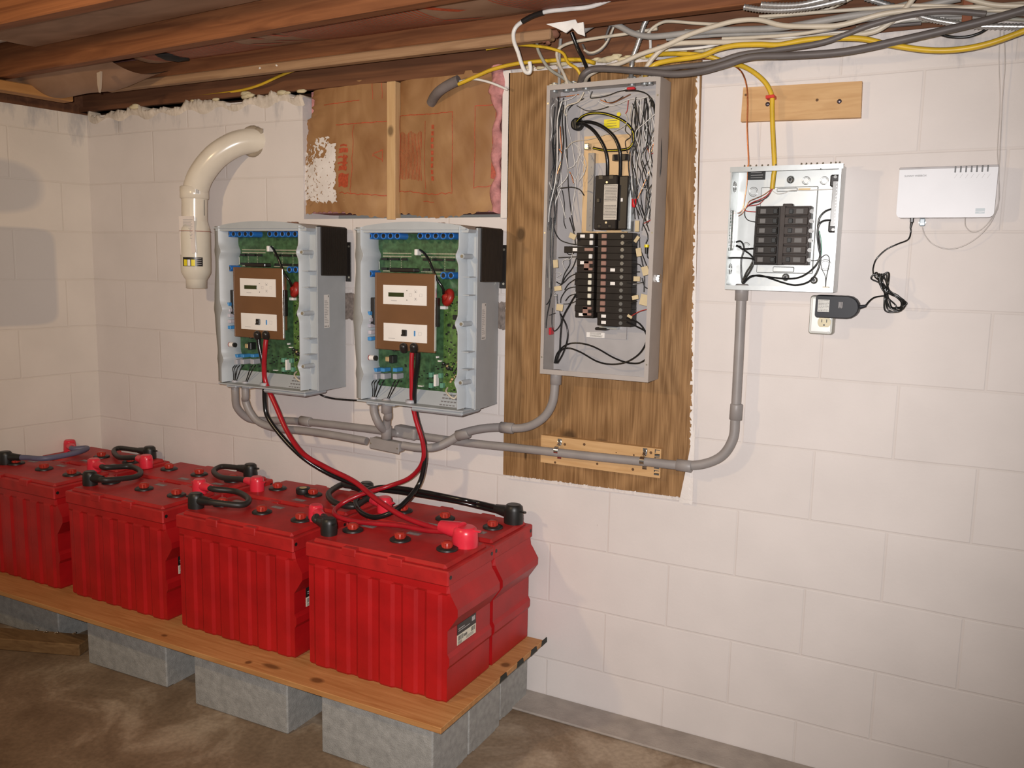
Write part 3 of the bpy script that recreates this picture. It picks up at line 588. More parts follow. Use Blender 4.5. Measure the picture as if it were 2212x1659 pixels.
def make_battery(label):
    t = thing('battery', label, 'battery', (0, 0, 0), 'red batteries in two rows on the plywood shelf')
    case_mesh().build('case', RED, t, True)
    b = MB(); b.mat(REDLID); b.box((-.256, -.132, .347), (.256, .132, .392), .004)
    b.box((-.240, -.118, .385), (.240, .118, .403), .008)
    for x in (-0.09, 0.075): b.box((x - .026, -.1335, .375), (x + .026, -.108, .4005), .003); b.box((x - .026, .108, .375), (x + .026, .1335, .4005), .003)
    b.mat(BLACK)
    for sx in (-1, 1):
        for sy in (-1, 1): b.cyl((sx * .2555, sy * .118, .372), (sx * .2568, sy * .118, .372), .006, 12)
    b.build('lid', None, t, True)
    for x in (-0.18, 0.0, 0.168):
        b = MB(); b.lathe([(.0175, 0), (.0175, .004), (.0145, .005), (.0145, .018), (.012, .0225), (.004, .023)], (x, .004, .405), (0, 0, 1), 18)
        for k in range(9): a = 2 * math.pi * k / 9; b.box((x + math.cos(a) * .0145 - .002, .004 + math.sin(a) * .0145 - .002, .412), (x + math.cos(a) * .0145 + .002, .004 + math.sin(a) * .0145 + .002, .424))
        c = b.build('vent_cap', CAPRED, t, True)
        b = MB(); b.lathe([(.0325, 0), (.0325, .005), (.029, .0075), (.017, .0075)], (x, .004, .4025), (0, 0, 1), 24); b.build('gasket', BLACK, c, True)
    b = MB(); b.mat(M('grey_print', (0.20, 0.14, 0.14), 0.5))
    for x, y in ((-0.165, .066), (0.0, .078)):
        b.box((x - .024, y - .012, .4028), (x + .024, y + .012, .4034))
    b.mat(M('pale_print', (0.36, 0.32, 0.31), 0.5))
    rn = random.Random(1)
    for x, y in ((-0.165, .066), (0.0, .078)):
        for k in range(9): xx = x - .02 + .0047 * k; b.box((xx, y - .008, .4034), (xx + rn.uniform(.001, .003), y + rn.uniform(.0, .008), .4037))
    b.build('lid_marking', None, t, True)
    # rating label on the right end
    b = MB(); b.mat(BLKPL); X = .2504
    b.box((X - .001, -.070, .190), (X + .0006, .036, .214)); b.box((X - .001, -.070, .182), (X + .0006, .036, .192))
    b.mat(CREAM); b.box((X - .001, -.070, .152), (X + .0006, .036, .182))
    b.mat(INK); rn = random.Random(8)
    for k in range(7): y = -.066 + .0042 * k; b.box((X, y, .164), (X + .001, y + rn.uniform(.001, .003), .178))
    for k in range(5): y = -.034 + .004 * k; b.box((X, y, .166), (X + .001, y + .0025, .174))
    for k in range(4): y = .008 + .006 * k; b.box((X, y, .166), (X + .001, y + .0032, .179))
    for k in range(3): b.box((X, -.066, .154 + .003 * k), (X + .001, -.045, .1552 + .003 * k)); b.box((X, -.02, .156 + .003 * k), (X + .001, .022, .1568 + .003 * k))
    b.mat(INKL); b.box((X, -.064, .198), (X + .001, -.03, .2005)); b.box((X, -.064, .192), (X + .001, .0, .194)); b.box((X, 0.012, .196), (X + .001, .03, .209))
    b.build('rating_label', None, t, True)
    return t
COLX = (1.318, 0.758, 0.186, -0.388); BZ = 0.212
lab = [('front red battery at the right end of the shelf, white rating label on its end', 'rear red battery at the right end of the shelf, against the wall'),
       ('front red battery second from the right end of the shelf', 'rear red battery below the right open inverter, spare round cap sitting on it'),
       ('front red battery third from the right end of the shelf', 'rear red battery third from the right end, against the wall'),
       ('dark front red battery at the left end of the shelf', 'rear red battery in the far left corner of the shelf')]
bat0 = make_battery(lab[0][0]); first = True
for i, x in enumerate(COLX):
    for j, y in enumerate((-.422, -.158)):
        o = bat0 if first else dup(bat0); first = False
        o['label'] = lab[i][j]; o.location = (x, y, BZ); 
        if j:
            for ch in list(o.children):
                if ch.name.startswith('rating_label'): bpy.data.objects.remove(ch)
                elif not ch.name.startswith('case'): ch.rotation_euler = (0, 0, math.pi)

# spare cap / reel lying on the battery
b = MB(); p = atz(655, 1066, BZ + .404); b.lathe([(.024, 0), (.026, .004), (.026, .018), (.024, .022), (.013, .022)], p, (0, 0, 1), 28)
r = thing('round_cap', 'black round cap with brass centre lying on a rear red battery', 'cap', p); b.build('rim', BLACK, r)
b = MB(); b.lathe([(.013, 0.018), (.013, .0235), (.006, .024)], p, (0, 0, 1), 20); b.build('centre', BRASS, r)

# shelf board and concrete blocks
b = MB(); b.mat(SHELF); b.box((-.72, -.665, .194), (1.625, -.027, .2115), .0015)
b.mat(PLYE)
for y in (-.335, -.222, -.125, -.045): b.prism([(y, .1945), (y + .05, .1945), (y + .044, .2118), (y + .006, .2118)], 'x', 1.6235, 1.6256)
tag(b.build('shelf_board'), 'long plywood board carrying the red batteries on concrete blocks, black marks on its end', 'shelf')
def cinder(label, cx, cy, rz=0.0, lx=.392, ly=.194):
    b = MB(); h = .194; t = .034
    b.box((-lx / 2, -ly / 2, 0), (lx / 2, -ly / 2 + t, h), .004); b.box((-lx / 2, ly / 2 - t, 0), (lx / 2, ly / 2, h), .004)
    for x in (-lx / 2, -t / 2, lx / 2 - t): b.box((x + (0.0005 if x < -lx / 2 + .01 else (-.0005 if x > 0 else 0)), -ly / 2 + t - .004, 0.0005), (x + t, ly / 2 - t + .004, h - .0005))
    o = b.build('concrete_block', CINDER); o.location = (cx, cy, 0); o.rotation_euler = (0, 0, rz)
    return tag(o, label, 'concrete block', 'concrete blocks under the shelf board')
cinder('grey concrete block under the right end of the shelf, nearest the camera', 1.385, -.540)
cinder('grey concrete block under the right end, behind the front block', 1.385, -.343)
cinder('grey concrete block under the right end, closest to the wall', 1.372, -.125, 0, .392, .194)
cinder('grey concrete block, second from the right along the shelf front', .840, -.522, R(1))
cinder('grey concrete block behind the second block from the right', .840, -.325, R(1))
cinder('grey concrete block, third from the right along the shelf front', .282, -.502, R(1.5))
cinder('grey concrete block behind the third block from the right', .282, -.305, R(1.5))
cinder('dim grey concrete block at the left end behind the scrap timber', -.36, -.455, R(2))
cinder('dim grey concrete block behind the leftmost block under the shelf', -.36, -.25, R(2))

# scrap of timber on the floor, with nails
p0 = atz(0, 1378, .045); p1 = atz(172, 1392, .045)
t = thing('scrap_timber', 'old brown timber offcut with bent nails on the floor at far left', 'timber', (p1.x, p1.y, 0))
d = Vector((p1.x - p0.x, p1.y - p0.y, 0)); L = d.length + .35; ang = math.atan2(d.y, d.x)
rt = Matrix.Rotation(ang, 3, 'Z')
b = MB(); b.box((-L, -.005, 0.0), (0, .085, .045), .003)
b.v = [rt @ v + Vector((p1.x, p1.y, 0)) for v in b.v]; b.build('beam', SCRAPW, t)
for k, (u, v) in enumerate([(74, 1362), (95, 1366), (118, 1368), (157, 1369)]):
    b = MB(); q = atz(u, v, .046); b.cyl(q, q + Vector((.012, .004, .006)), .003, 8); b.blob(q + Vector((.012, .004, .006)), .005, (1, 1, .5), k, .1, 1); b.build('nail', STEEL, t)

# ------------------------------------------------------------------ battery jumper cables
BT = BZ + .403
def boot(parent, p, d, m, s=1.0, name='terminal_boot', hs=1.0):
    """rubber terminal boot: upright cap with a snout towards d and a tab behind"""
    p = Vector(p); d = Vector((d[0], d[1], 0)).normalized(); n = Vector((-d.y, d.x, 0)); b = MB()
    prof = []
    for k in range(20):
        a = 2 * math.pi * k / 20; prof.append(p + d * math.cos(a) * .027 * s + n * math.sin(a) * .025 * s)
    lv = [(0.0, 1.0), (0.012, 1.02), (.036, .97), (.047, .90), (.052, .70)]
    vs = []
    for h, k in lv: vs += [p + (q - p) * k + Vector((0, 0, h * s * hs)) for q in prof]
    fs = [[i * 20 + k, i * 20 + (k + 1) % 20, (i + 1) * 20 + (k + 1) % 20, (i + 1) * 20 + k] for i in range(len(lv) - 1) for k in range(20)]
    b.add(vs, fs, True); b.add(vs[-20:], [list(range(20))]); b.add(vs[:20], [list(range(20))])
    a = p + Vector((0, 0, .028 * s)); b.cyl(a + d * .012, a + d * .062 * s, .019 * s, 16, .0125 * s)
    c = p + Vector((0, 0, .034 * s)); q = c - d * .032 * s
    b.add([c - d * .02 + n * .006, c - d * .02 - n * .006, q - n * .005 - d * .008, q + n * .005 - d * .008, c - d * .02 + n * .006 + Vector((0, 0, .005)), c - d * .02 - n * .006 + Vector((0, 0, .005)), q - n * .005 - d * .008 + Vector((0, 0, .005)), q + n * .005 - d * .008 + Vector((0, 0, .005))],
          [[0, 1, 2, 3], [7, 6, 5, 4], [0, 4, 5, 1], [1, 5, 6, 2], [2, 6, 7, 3], [3, 7, 4, 0]])
    return b.build(name, m, parent)
def jumper(label, pb, db, pr_, dr, mids, cm=M('dusty_black_cable', (.022, .020, .018), .45), r=.0104):
    pb = Vector(pb); pr_ = Vector(pr_)
    t = thing('jumper_cable', label, 'battery cable', (pb + pr_) / 2, 'short cables linking the red batteries')
    db = Vector((db[0], db[1], 0)).normalized(); dr = Vector((dr[0], dr[1], 0)).normalized(); H = Vector((0, 0, .028))
    pts = [pb + H + db * .045, pb + H + db * .085] + [Vector(m) for m in mids] + [pr_ + H + dr * .085, pr_ + H + dr * .045]
    b = MB(); b.tube(pts, r, 12, 8); b.build('cable', cm, t)
    k = boot(t, pb, db, BLACK); k['label'] = 'black rubber boot'
    k = boot(t, pr_, dr, BOOTRED); k['label'] = 'red rubber boot'
    return t
def bz(u, v, h): return atz(u, v, BT + h)
# links between neighbouring front batteries (negative black boot at the left front, red at the right rear)
jumper('cable looping between black and red boots where the two leftmost front batteries meet', (-.030, -.478, BT), (1, .1), (-.200, -.335, BT), (1, -.1), [bz(292, 1030, .02), bz(303, 1018, .02), bz(280, 1008, .02)])
jumper('cable looping between black and red boots where second and third front batteries meet', (.530, -.490, BT), (1, .1), (.395, -.350, BT), (1, -.1), [bz(522, 1091, .02), bz(537, 1078, .02), bz(510, 1062, .02)])
jumper('short cable hidden between black and red boots in front of the right battery', (1.098, -.485, BT), (-1, .35), (.965, -.388, BT), (1, -.6), [(1.02, -.45, BT + .035), (1.035, -.47, BT + .03)])
# links between neighbouring rear batteries
jumper('cable curling left between black and red boots on the two leftmost rear batteries', (-.205, -.070, BT), (-1, -.05), (-.085, -.185, BT), (-1, .15), [bz(258, 968, .025), bz(246, 975, .02), bz(258, 988, .02)])
jumper('cable curling left between black and red boots on the rear batteries in the middle', (.372, -.078, BT), (-1, -.05), (.540, -.215, BT), (-1, .1), [bz(478, 1008, .025), bz(462, 1018, .02), bz(478, 1031, .02)])
jumper('cable curling left between black and red boots below the right inverter', (.925, -.068, BT), (-1, -.05), (1.098, -.195, BT), (-1, .15), [bz(735, 1048, .025), bz(710, 1066, .02), bz(722, 1085, .02), bz(762, 1094, .02)])
jumper('grey-purple cable joining front and rear batteries at the left end', (-.600, -.440, BT), (1, .5), (-.595, -.160, BT), (1, -.5), [bz(100, 990, .03), bz(165, 978, .03), bz(188, 968, .03)], PURPLE, .011)

# ------------------------------------------------------------------ open inverters
OX, OZ = 1.0, .98
def I(X, Y, y): return at(740 + X / 3.53, 450 + Y / 3.53, y) - Vector((OX, 0, OZ))
def make_inverter(label):
    t = thing('inverter', label, 'inverter', (0, 0, 0), 'open grey inverters on the wall')
    L = True
    # outer housing: back, sides, top, bottom
    b = MB(); x0, x1, z0, z1 = .020, .428, .012, .585; yb, yf = -.022, -.190
    b.box((x0, yb - .006, z0), (x1, yb, z1)); b.box((x0, yf, z0), (x0 + .006, yb, z1))
    # right side slightly flared to the front
    b.add([(x1 - .006, yb, z0), (x1, yb, z0), (x1 + .016, yf, z0 + .004), (x1 + .010, yf, z0 + .004), (x1 - .006, yb, z1), (x1, yb, z1), (x1 + .016, yf, z1 - .004), (x1 + .010, yf, z1 - .004)],
          [[0, 1, 2, 3], [7, 6, 5, 4], [1, 5, 6, 2], [0, 3, 7, 4], [2, 6, 7, 3], [0, 4, 5, 1]])
    # arched top
    n = 14; top = []
    for i in range(n + 1):
        s = i / n; x = x0 + (x1 + .012 - x0) * s; top.append((x, z1 - .016 + .030 * max(0, math.sin(math.pi * (.06 + .88 * s))) ** .55 - (.006 if i in (0, n) else 0)))
    poly = top + [(x1 + .010, z1 - .020), (x0, z1 - .020)]
    b.prism(poly, 'y', -.238, yb)
    b.box((x0, yf, z0), (x1 + .001, yb, z0 + .006))
    b.build('housing', INVG, t, L)
    # inner wall / gasket lip with lobes round the screws
    def lip(z):
        k = 0
        for zc in (.106, .288, .494): k = max(k, .011 * math.exp(-((z - zc) / .016) ** 2))
        return k
    nz = 60; zs = [.022 + (.560) * i / nz for i in range(nz + 1)]
    def wall(xf, sgn, name):
        b = MB(); vs = []; 
        for z in zs:
            x = xf - sgn * lip(z); vs += [(x, -.245, z), (x + sgn * .0035, -.245, z), (x + sgn * .0035, -.075, z), (x, -.075, z)]
        fs = []
        for i in range(nz):
            for k in range(4): fs.append([i * 4 + k, i * 4 + (k + 1) % 4, (i + 1) * 4 + (k + 1) % 4, (i + 1) * 4 + k])
        b.add(vs, fs, True); b.add(vs[:4], [[0, 1, 2, 3]]); b.add(vs[-4:], [[0, 1, 2, 3]])
        return b
    b = wall(.408, 1, 'r'); b.v += []; 
    # trough floor beside the lip, with ribs
    b.box((.408, -.192, .02), (.440, -.188, .575)); 
    for z in (.145, .20, .375, .43): b.box((.408, -.232, z), (.440, -.19, z + .003))
    b.build('right_rim', INVG, t, L)
    b = wall(.040, -1, 'l')
    vs = []
    for z in zs:
        k = lip(z); o_ = .015 - .010 * math.sin(math.pi * min(1, max(0, (z - .14) / .30))) * (1 if .14 < z < .44 else 0)
        vs += [(.040 + k, -.236, z), (o_ - .002 - k * .3, -.236, z), (o_ - .002 - k * .3, -.150, z)]
    fs = []
    for i in range(nz):
        for k in range(2): fs.append([i * 3 + k, i * 3 + k + 1, (i + 1) * 3 + k + 1, (i + 1) * 3 + k])
    b.add(vs, fs, True); b.build('left_rim', INVG, t, L)
    b = MB()
    b.box((.012, -.2445, .5735), (.432, -.080, .5775))
    b.build('top_rim', INVG, t, L)
    b = MB(); p = I(150, 1450, -.243); b.box((.020, -.245, .014), (.430, -.075, .019), .001)
    b.add([(.03, -.20, .019), (.408, -.20, .019), (.408, -.165, .060), (.03, -.165, .060)], [[0, 1, 2, 3]])
    b.box((.052, -.238, .004), (.10, -.15, .014), .003); b.box((.125, -.235, .006), (.165, -.17, .014), .003); b.box((.23, -.240, .000), (.425, -.12, .014), .006)
    b.build('bottom_plate', INVG, t, L)
    b = MB()
    for i in range(5):
        for j in range(4): b.box((.315 + .012 * i, -.198 + .008 * j, .0195 + .0098 * j), (.323 + .012 * i, -.194 + .008 * j, .0245 + .0098 * j))
    b.build('vent_grid', M('vent_shadow', (0.16, 0.15, 0.15), 0.6), t, L)
    # screw bosses
    for z in (.106, .288, .494):
        b = MB(); b.mat(INVG); b.cyl((.424, -.185, z), (.418, -.238, z), .008, 14); b.mat(BAREST); b.cyl((.418, -.238, z), (.4175, -.242, z), .005, 12); b.build('screw_boss', None, t, L)
    for z, s in ((.118, 0), (.291, 1), (.500, 0)):
        b = MB(); b.cyl((.004, -.150, z), (-.006, -.150, z), .007, 12); b.cyl((.02, -.150, z), (.004, -.150, z), .004, 8); b.build('side_screw', BAREST, t, L)
    # black ribbed cooling grille over the upper right shoulder
    b = MB(); b.box((.421, -.172, .415), (.4445, -.028, .5865), .006, None, 2)
    for k in range(30):
        y = -.169 + .0046 * k; b.box((.4435, y, .419), (.4465, y + .0024, .582))
    b.build('cooling_grille', BLKPL, t, L)
    # mounting bracket
    b = MB(); b.mat(BLKPL); b.box((.428, -.020, .395), (.452, -.016, .535), .001); b.mat(BAREST); b.cyl((.444, -.0205, .52), (.444, -.016, .52), .004, 10); b.cyl((.444, -.0205, .41), (.444, -.016, .41), .004, 10); b.build('mounting_bracket', None, t, L)
    for x in (.13, .19, .21, .225): b = MB(); b.box((x, -.06, .597), (x + .012, -.045, .606), .002); b.build('cable_lug', MUD, t, L)
    # rating label on the right side
    a = I(1040, 705, -.157); b = MB(); X = .4413
    def sx(y): return .428 + .016 * (-.022 - y) / .168 + .0006
    def sl(y0, y1, za, zb, d=0): b.add([(sx(y0) + d, y0, za), (sx(y1) + d, y1, za), (sx(y1) + d, y1, zb), (sx(y0) + d, y0, zb)], [[0, 1, 2, 3]])
    b.mat(WHITE); sl(-.155, -.122, .235, .350)
    b.mat(INK); sl(-.130, -.126, .341, .348, .0004)
    for k in range(3): b.add([(sx(-.15 + .009 * k) + .0004, -.152 + .009 * k, .238), (sx(-.145 + .009 * k) + .0004, -.146 + .009 * k, .238), (sx(-.148 + .009 * k) + .0004, -.149 + .009 * k, .245)], [[0, 1, 2]])
    b.mat(INKL); rn = random.Random(6)
    for k in range(14): sl(-.152, -.152 + rn.uniform(.010, .026), .252 + .0058 * k, .2542 + .0058 * k, .0004)
    b.build('rating_label', None, t, L)
    # circuit board with its rows of parts
    b = MB(); b.mat(PCB); b.box((.036, -.150, .03), (.406, -.146, .575)); b.mat(PCB2)
    b.box((.30, -.153, .05), (.403, -.150, .37)); b.mat(CHIP)
    for zz in (.480, .448):
        for xa, xb in ((.058, .082), (.090, .128), (.138, .158), (.222, .246), (.256, .296), (.310, .340)): b.box((xa, -.160, zz - .001), (xb, -.150, zz + .007))
    for (x, z, s) in ((.345, .302, .016), (.345, .272, .013), (.322, .276, .009)): b.box((x - s / 2, -.159, z - s / 2), (x + s / 2, -.153, z + s / 2))
    rn = random.Random(12)
    for k in range(70):
        x = rn.uniform(.305, .398); z = rn.uniform(.055, .36); w_ = rn.uniform(.002, .007); b.box((x, -.156, z), (x + w_, -.153, z + rn.uniform(.002, .006)))
    for k in range(30):
        x = rn.uniform(.13, .30); z = rn.uniform(.05, .165); b.box((x, -.154, z), (x + rn.uniform(.002, .008), -.150, z + rn.uniform(.002, .006)))
    b.mat(SOLDER)
    for zz in (.490, .442, .500, .430):
        x = .06
        while x < .35:
            if not .17 < x < .21: b.box((x, -.152, zz), (x + .0022, -.150, zz + .0036))
            x += .0042
    for xc in (.088, .132, .250, .300):
        for k in range(9): b.box((xc, -.152, .444 + .0055 * k), (xc + .0018, -.150, .446 + .0055 * k))
    for k in range(90):
        x = rn.uniform(.302, .40); z = rn.uniform(.05, .37); b.box((x, -.1545, z), (x + .0015, -.153, z + .0015))
    b.mat(WHITE)
    for zz in (.462, .494): b.box((.043, -.1515, zz - .014), (.0445, -.150, zz + .012))
    b.build('circuit_board', None, t, L)
    # capacitors
    def cap(X, Y, yl=-.196, r=.0112):
        p = I(X, Y, yl); b = MB(); b.mat(CAPBLUE); b.lathe([(r, 0), (r, -(yl + .147)), ], p, (0, 1, 0), 20); b.ring(p + Vector((0, .0006, 0)), (0, 1, 0), r - .0022, .0022, 22, 8)
        b.mat(CHIP); b.lathe([(r - .0032, -.0005), (r - .0032, .001)], p, (0, 1, 0), 16); b.build('capacitor', None, t, L)
    for X in (205, 255, 312, 365, 418, 592, 650, 710, 768, 828): cap(X, 210)
    for X, Y in ((768, 512), (826, 512), (208, 498)): cap(X, Y)
    for X, Y, w_ in ((455, 212, .012), (872, 212, .012), (872, 512, .010)):
        p = I(X, Y, -.165); b = MB(); b.box((p.x - w_, -.165, p.z - .007), (p.x + w_, -.147, p.z + .007), .004); b.build('capacitor_body', CAPBLUE, t, L)
    # brown control unit standing proud of the board
    q0 = I(240, 1075, -.205); q1 = I(710, 500, -.205); px0, px1, pz0, pz1 = q0.x + .003, q1.x - .001, q0.z + .002, q1.z
    u = MB(); u.box((px0, -.205, pz0), (px1, -.196, pz1), .002); u.box((px0 + .03, -.197, pz0 + .03), (px1 - .03, -.150, pz1 - .03), .002); cu = u.build('control_unit', PANELBR, t, L)
    b = MB(); b.add([(px0 - .004, -.197, pz0 + .002), (px0 + .006, -.2056, pz0 + .002), (px0 + .006, -.2056, pz1 - .002), (px0 - .004, -.197, pz1 - .002), (px0 - .004, -.190, pz0 + .002), (px0 + .006, -.190, pz0 + .002), (px0 + .006, -.190, pz1 - .002), (px0 - .004, -.190, pz1 - .002)], [[0, 1, 2, 3], [7, 6, 5, 4], [0, 4, 5, 1], [1, 5, 6, 2], [2, 6, 7, 3], [3, 7, 4, 0]]); b.build('polished_edge', CHROME, cu, L); b = MB(); b.box((px1 - .0025, -.2058, pz0 + .006), (px1 + .0008, -.197, pz1 - .004), .0004); b.build('polished_edge', CHROME, cu, L)
    b = MB(); p = I(205, 680, -.207); q = I(243, 888, -.207); b.box((p.x - .002, -.200, q.z), (q.x - .004, -.180, p.z), .002); b.build('latch', BLKPL, cu, L)
    b = MB(); p = I(703, 683, -.207); q = I(720, 905, -.207); b.box((p.x + .001, -.2065, q.z), (q.x, -.190, p.z), .001); b.build('latch', BLKPL, cu, L)
    b = MB(); p = I(360, 452, -.2); q = I(550, 488, -.2); b.box((p.x, -.2045, q.z), (q.x, -.17, p.z), .003); b.build('latch', BLKPL, cu, L)
    def plate(X0, Y0, X1, Y1):
        p = I(X0, Y0, -.206); q = I(X1, Y1, -.206); return p.x, q.x, q.z, p.z
    a0, a1, c0, c1 = plate(310, 582, 641, 744); b = MB(); b.mat(WHITE); b.box((a0, -.2062, c0), (a1, -.204, c1)); b.mat(INKL)
    for X, Y in ((557, 634), (597, 664), (557, 694), (517, 662)):
        p = I(X, Y, -.2064); h = .0048
        for (xa, za, xb, zb) in ((-h, -h, h, -h + .0006), (-h, h - .0006, h, h), (-h, -h, -h + .0006, h), (h - .0006, -h, h, h)): b.box((p.x + xa, -.2066, p.z + za), (p.x + xb, -.2062, p.z + zb))
    p = I(370, 706, -.2064); 
    for k in range(12): b.box((p.x + .0019 * k, -.2066, p.z), (p.x + .0019 * k + .0012, -.2062, p.z + .0026))
    b.mat(INK)
    for X, Y in ((490, 628), (490, 700), (557, 638), (557, 692)): p = I(X, Y, -.2066); b.box((p.x - .0013, -.2068, p.z - .0015), (p.x + .0013, -.2062, p.z + .0015))
    fp = b.build('faceplate', None, cu, L)
    p0_, p1_, p2_, p3_ = plate(350, 640, 468, 677); b = MB(); b.box((p0_, -.2072, p2_), (p1_, -.205, p3_), .0005); k = b.build('display_window', LCD, cu, L)
    a0, a1, c0, c1 = plate(313, 872, 643, 1030); b = MB(); b.mat(WHITE); b.box((a0, -.2062, c0), (a1, -.204, c1)); b.mat(INKL)
    p = I(590, 958, -.2064); h = .0055
    for (xa, za, xb, zb) in ((-h, -h, h, -h + .0006), (-h, h - .0006, h, h), (-h, -h, -h + .0006, h), (h - .0006, -h, h, h)): b.box((p.x + xa, -.2066, p.z + za), (p.x + xb, -.2062, p.z + zb))
    p = I(350, 992, -.2064)
    for k in range(14): b.box((p.x + .0019 * k, -.2066, p.z), (p.x + .0019 * k + .0012, -.2062, p.z + .002))
    b.build('faceplate', None, cu, L)
    p = I(472, 950, -.207); b = MB(); b.box((p.x - .0095, -.2115, p.z - .0105), (p.x + .0095, -.205, p.z + .0105), .002); b.box((p.x - .004, -.216, p.z - .003), (p.x + .004, -.211, p.z + .003), .001); b.box((p.x - .0125, -.209, p.z - .0105), (p.x - .004, -.205, p.z - .006)); b.build('breaker_switch', BLKPL, cu, L)
    p = I(550, 955, -.207); b = MB(); b.box((p.x - .002, -.2095, p.z - .0085), (p.x + .002, -.205, p.z + .0085), .0006); b.build('rocker_switch', TERMBLUE, cu, L)
    b = MB()
    for X, Y in ((400, 1060),): p = I(X, Y, -.19); b.box((p.x - .006, -.2, p.z - .012), (p.x + .006, -.16, p.z + .008), .002)
    b.build('terminal_cover', CHIP, cu, L)
    for X in (475, 553):
        p = I(X, 1068, -.205); b = MB(); b.lathe([(.0135, 0), (.0135, .012), (.009, .019)], p + Vector((0, -.008, .006)), (0, .25, -1), 16); b.blob(p + Vector((0, -.008, .006)), .0135, (1, 1, 1), 1, 0, 2); b.build('cable_gland', BLKPL, cu, L)
    # plug, lead and red coil
    p = I(570, 335, -.165); b = MB(); b.box((p.x - .006, -.175, p.z - .010), (p.x + .006, -.15, p.z + .010), .002); pl = b.build('plug', WHITE, t, L)
    b = MB(); b.tube([I(590, 318, -.17), I(625, 345, -.19), I(660, 400, -.20), I(690, 470, -.20), I(720, 540, -.2), I(765, 610, -.19), I(770, 650, -.17)], .0042, 10, 6); b.build('lead', CABBLK, t, L)
    p = I(805, 680, -.17); b = MB(); b.ring(p, (-.5, -.7, .25), .018, .0115, 26, 12); b.blob(p, .017, (1.3, .7, .9), 3, .12); b.build('coil', COILRED, t, L)
    b = MB(); p = I(765, 760, -.165); b.box((p.x - .008, -.17, p.z - .004), (p.x + .012, -.15, p.z + .006), .001); p = I(735, 1165, -.16); b.box((p.x - .005, -.16, p.z - .002), (p.x + .006, -.15, p.z + .002)); p = I(718, 1135, -.16); b.box((p.x - .003, -.16, p.z - .003), (p.x + .003, -.15, p.z + .003))
    p = I(590, 1357, -.16); b.box((p.x - .008, -.16, p.z - .001), (p.x + .009, -.15, p.z + .002)); b.build('connector', WHITE, t, L)
    p = I(708, 1312, -.165); b = MB(); b.box((p.x - .004, -.17, p.z - .019), (p.x + .004, -.15, p.z + .019), .0006); b.build('tall_connector', WHITE, t, L)
    b = MB()
    for X, Y in ((675, 1270), (675, 1350), (748, 1275), (760, 1350)): b = MB(); p = I(X, Y, -.16); b.box((p.x - .006, -.166, p.z - .008), (p.x + .006, -.15, p.z + .008), .001); b.build('green_terminal', M('terminal_green', (0.12, 0.30, 0.20), .4), t, L)
    rn = random.Random(31); b = MB(); b.mat(CHIP)
    for k in range(9): X = rn.uniform(765, 880); Y = rn.uniform(1170, 1300); p = I(X, Y, -.16); b.blob((p.x, -.158, p.z), rn.uniform(.004, .008), (1, 1, 1), k, .3)
    b.mat(BRASS)
    for k in range(8): X = rn.uniform(755, 880); Y = rn.uniform(1170, 1330); p = I(X, Y, -.16); b.blob((p.x, -.16, p.z), rn.uniform(.002, .005), (1, 1, 1), k + 20, .3)
    b.build('coil_cluster', None, t, L)
    b = MB(); b.tube([I(800, 1370, -.17), I(790, 1395, -.19), I(815, 1430, -.2), I(850, 1450, -.2), I(870, 1430, -.19)], .0032, 8, 5); b.build('loom', NMW, t, L)
    # terminal blocks
    for X, w_ in ((255, .0078), (312, .0078), (405, .0080)):
        p = I(X, 1282, -.185); b = MB(); b.box((p.x - w_, -.192, p.z - .009), (p.x + w_, -.15, p.z + .009), .0015); k = b.build('terminal_block', TERMGREY, t, L)
        b = MB(); p = I(X, 1232, -.18); b.box((p.x - w_, -.186, p.z - .006), (p.x + w_, -.15, p.z + .006), .001); b.build('lever_strip', TERMBLUE, k, L)
    for X, Y, m in ((195, 800, 0), (200, 850, 1), (200, 895, 1), (205, 945, 1), (205, 995, 0)):
        b = MB(); p = I(X, Y, -.212); b.box((max(.0415, p.x - .007), -.213, p.z - .006), (p.x + .007, -.15, p.z + .006), .001); b.build('relay', M('grey_relay', (0.45, 0.42, 0.46), .4) if m else TERMBLUE, t, L)
    p = I(228, 1140, -.212); b = MB(); b.mat(WHITE); b.cyl(p - Vector((.010, 0, 0)), p + Vector((.009, 0, 0)), .0085, 18); b.mat(COILRED); b.cyl(p - Vector((.012, 0, 0)), p - Vector((.0095, 0, 0)), .009, 18); b.mat(CHIP); b.cyl(p + Vector((.009, 0, 0)), p + Vector((.016, 0, 0)), .0085, 18); b.build('fuse', None, t, L)
    b = MB(); b.mat(BRASS); p = I(345, 1150, -.17); b.box((p.x - .008, -.175, p.z - .008), (p.x + .008, -.15, p.z + .008), .002); b.mat(CHIP); b.box((p.x + .009, -.178, p.z - .012), (p.x + .026, -.15, p.z + .014), .002); b.build('contactor', None, t, L)
    # thin wires from the terminals into the two conduits
    for (Xa, Xb) in ((240, 228), (258, 240), (282, 236), (316, 248), (402, 335), (430, 345)):
        b = MB(); a = I(Xa, 1312, -.19); e = I(Xb, 1445, -.20); e.z = .018
        b.tube([a, a + Vector((0, -.012, -.010)), (a + e) / 2 + Vector((.004, -.008, 0)), e], .0019, 8, 6); b.build('wire', WIREB, t, L)
    # bushings in the bottom plate
    for X, rr in ((240, .011), (335, .011)):
        p = I(X, 1450, -.20); b = MB(); b.lathe([(rr, 0), (rr + .001, .006), (rr - .002, .008)], (p.x, -.20, .018), (0, 0, 1), 18); b.build('conduit_nut', TERMGREY, t, L)
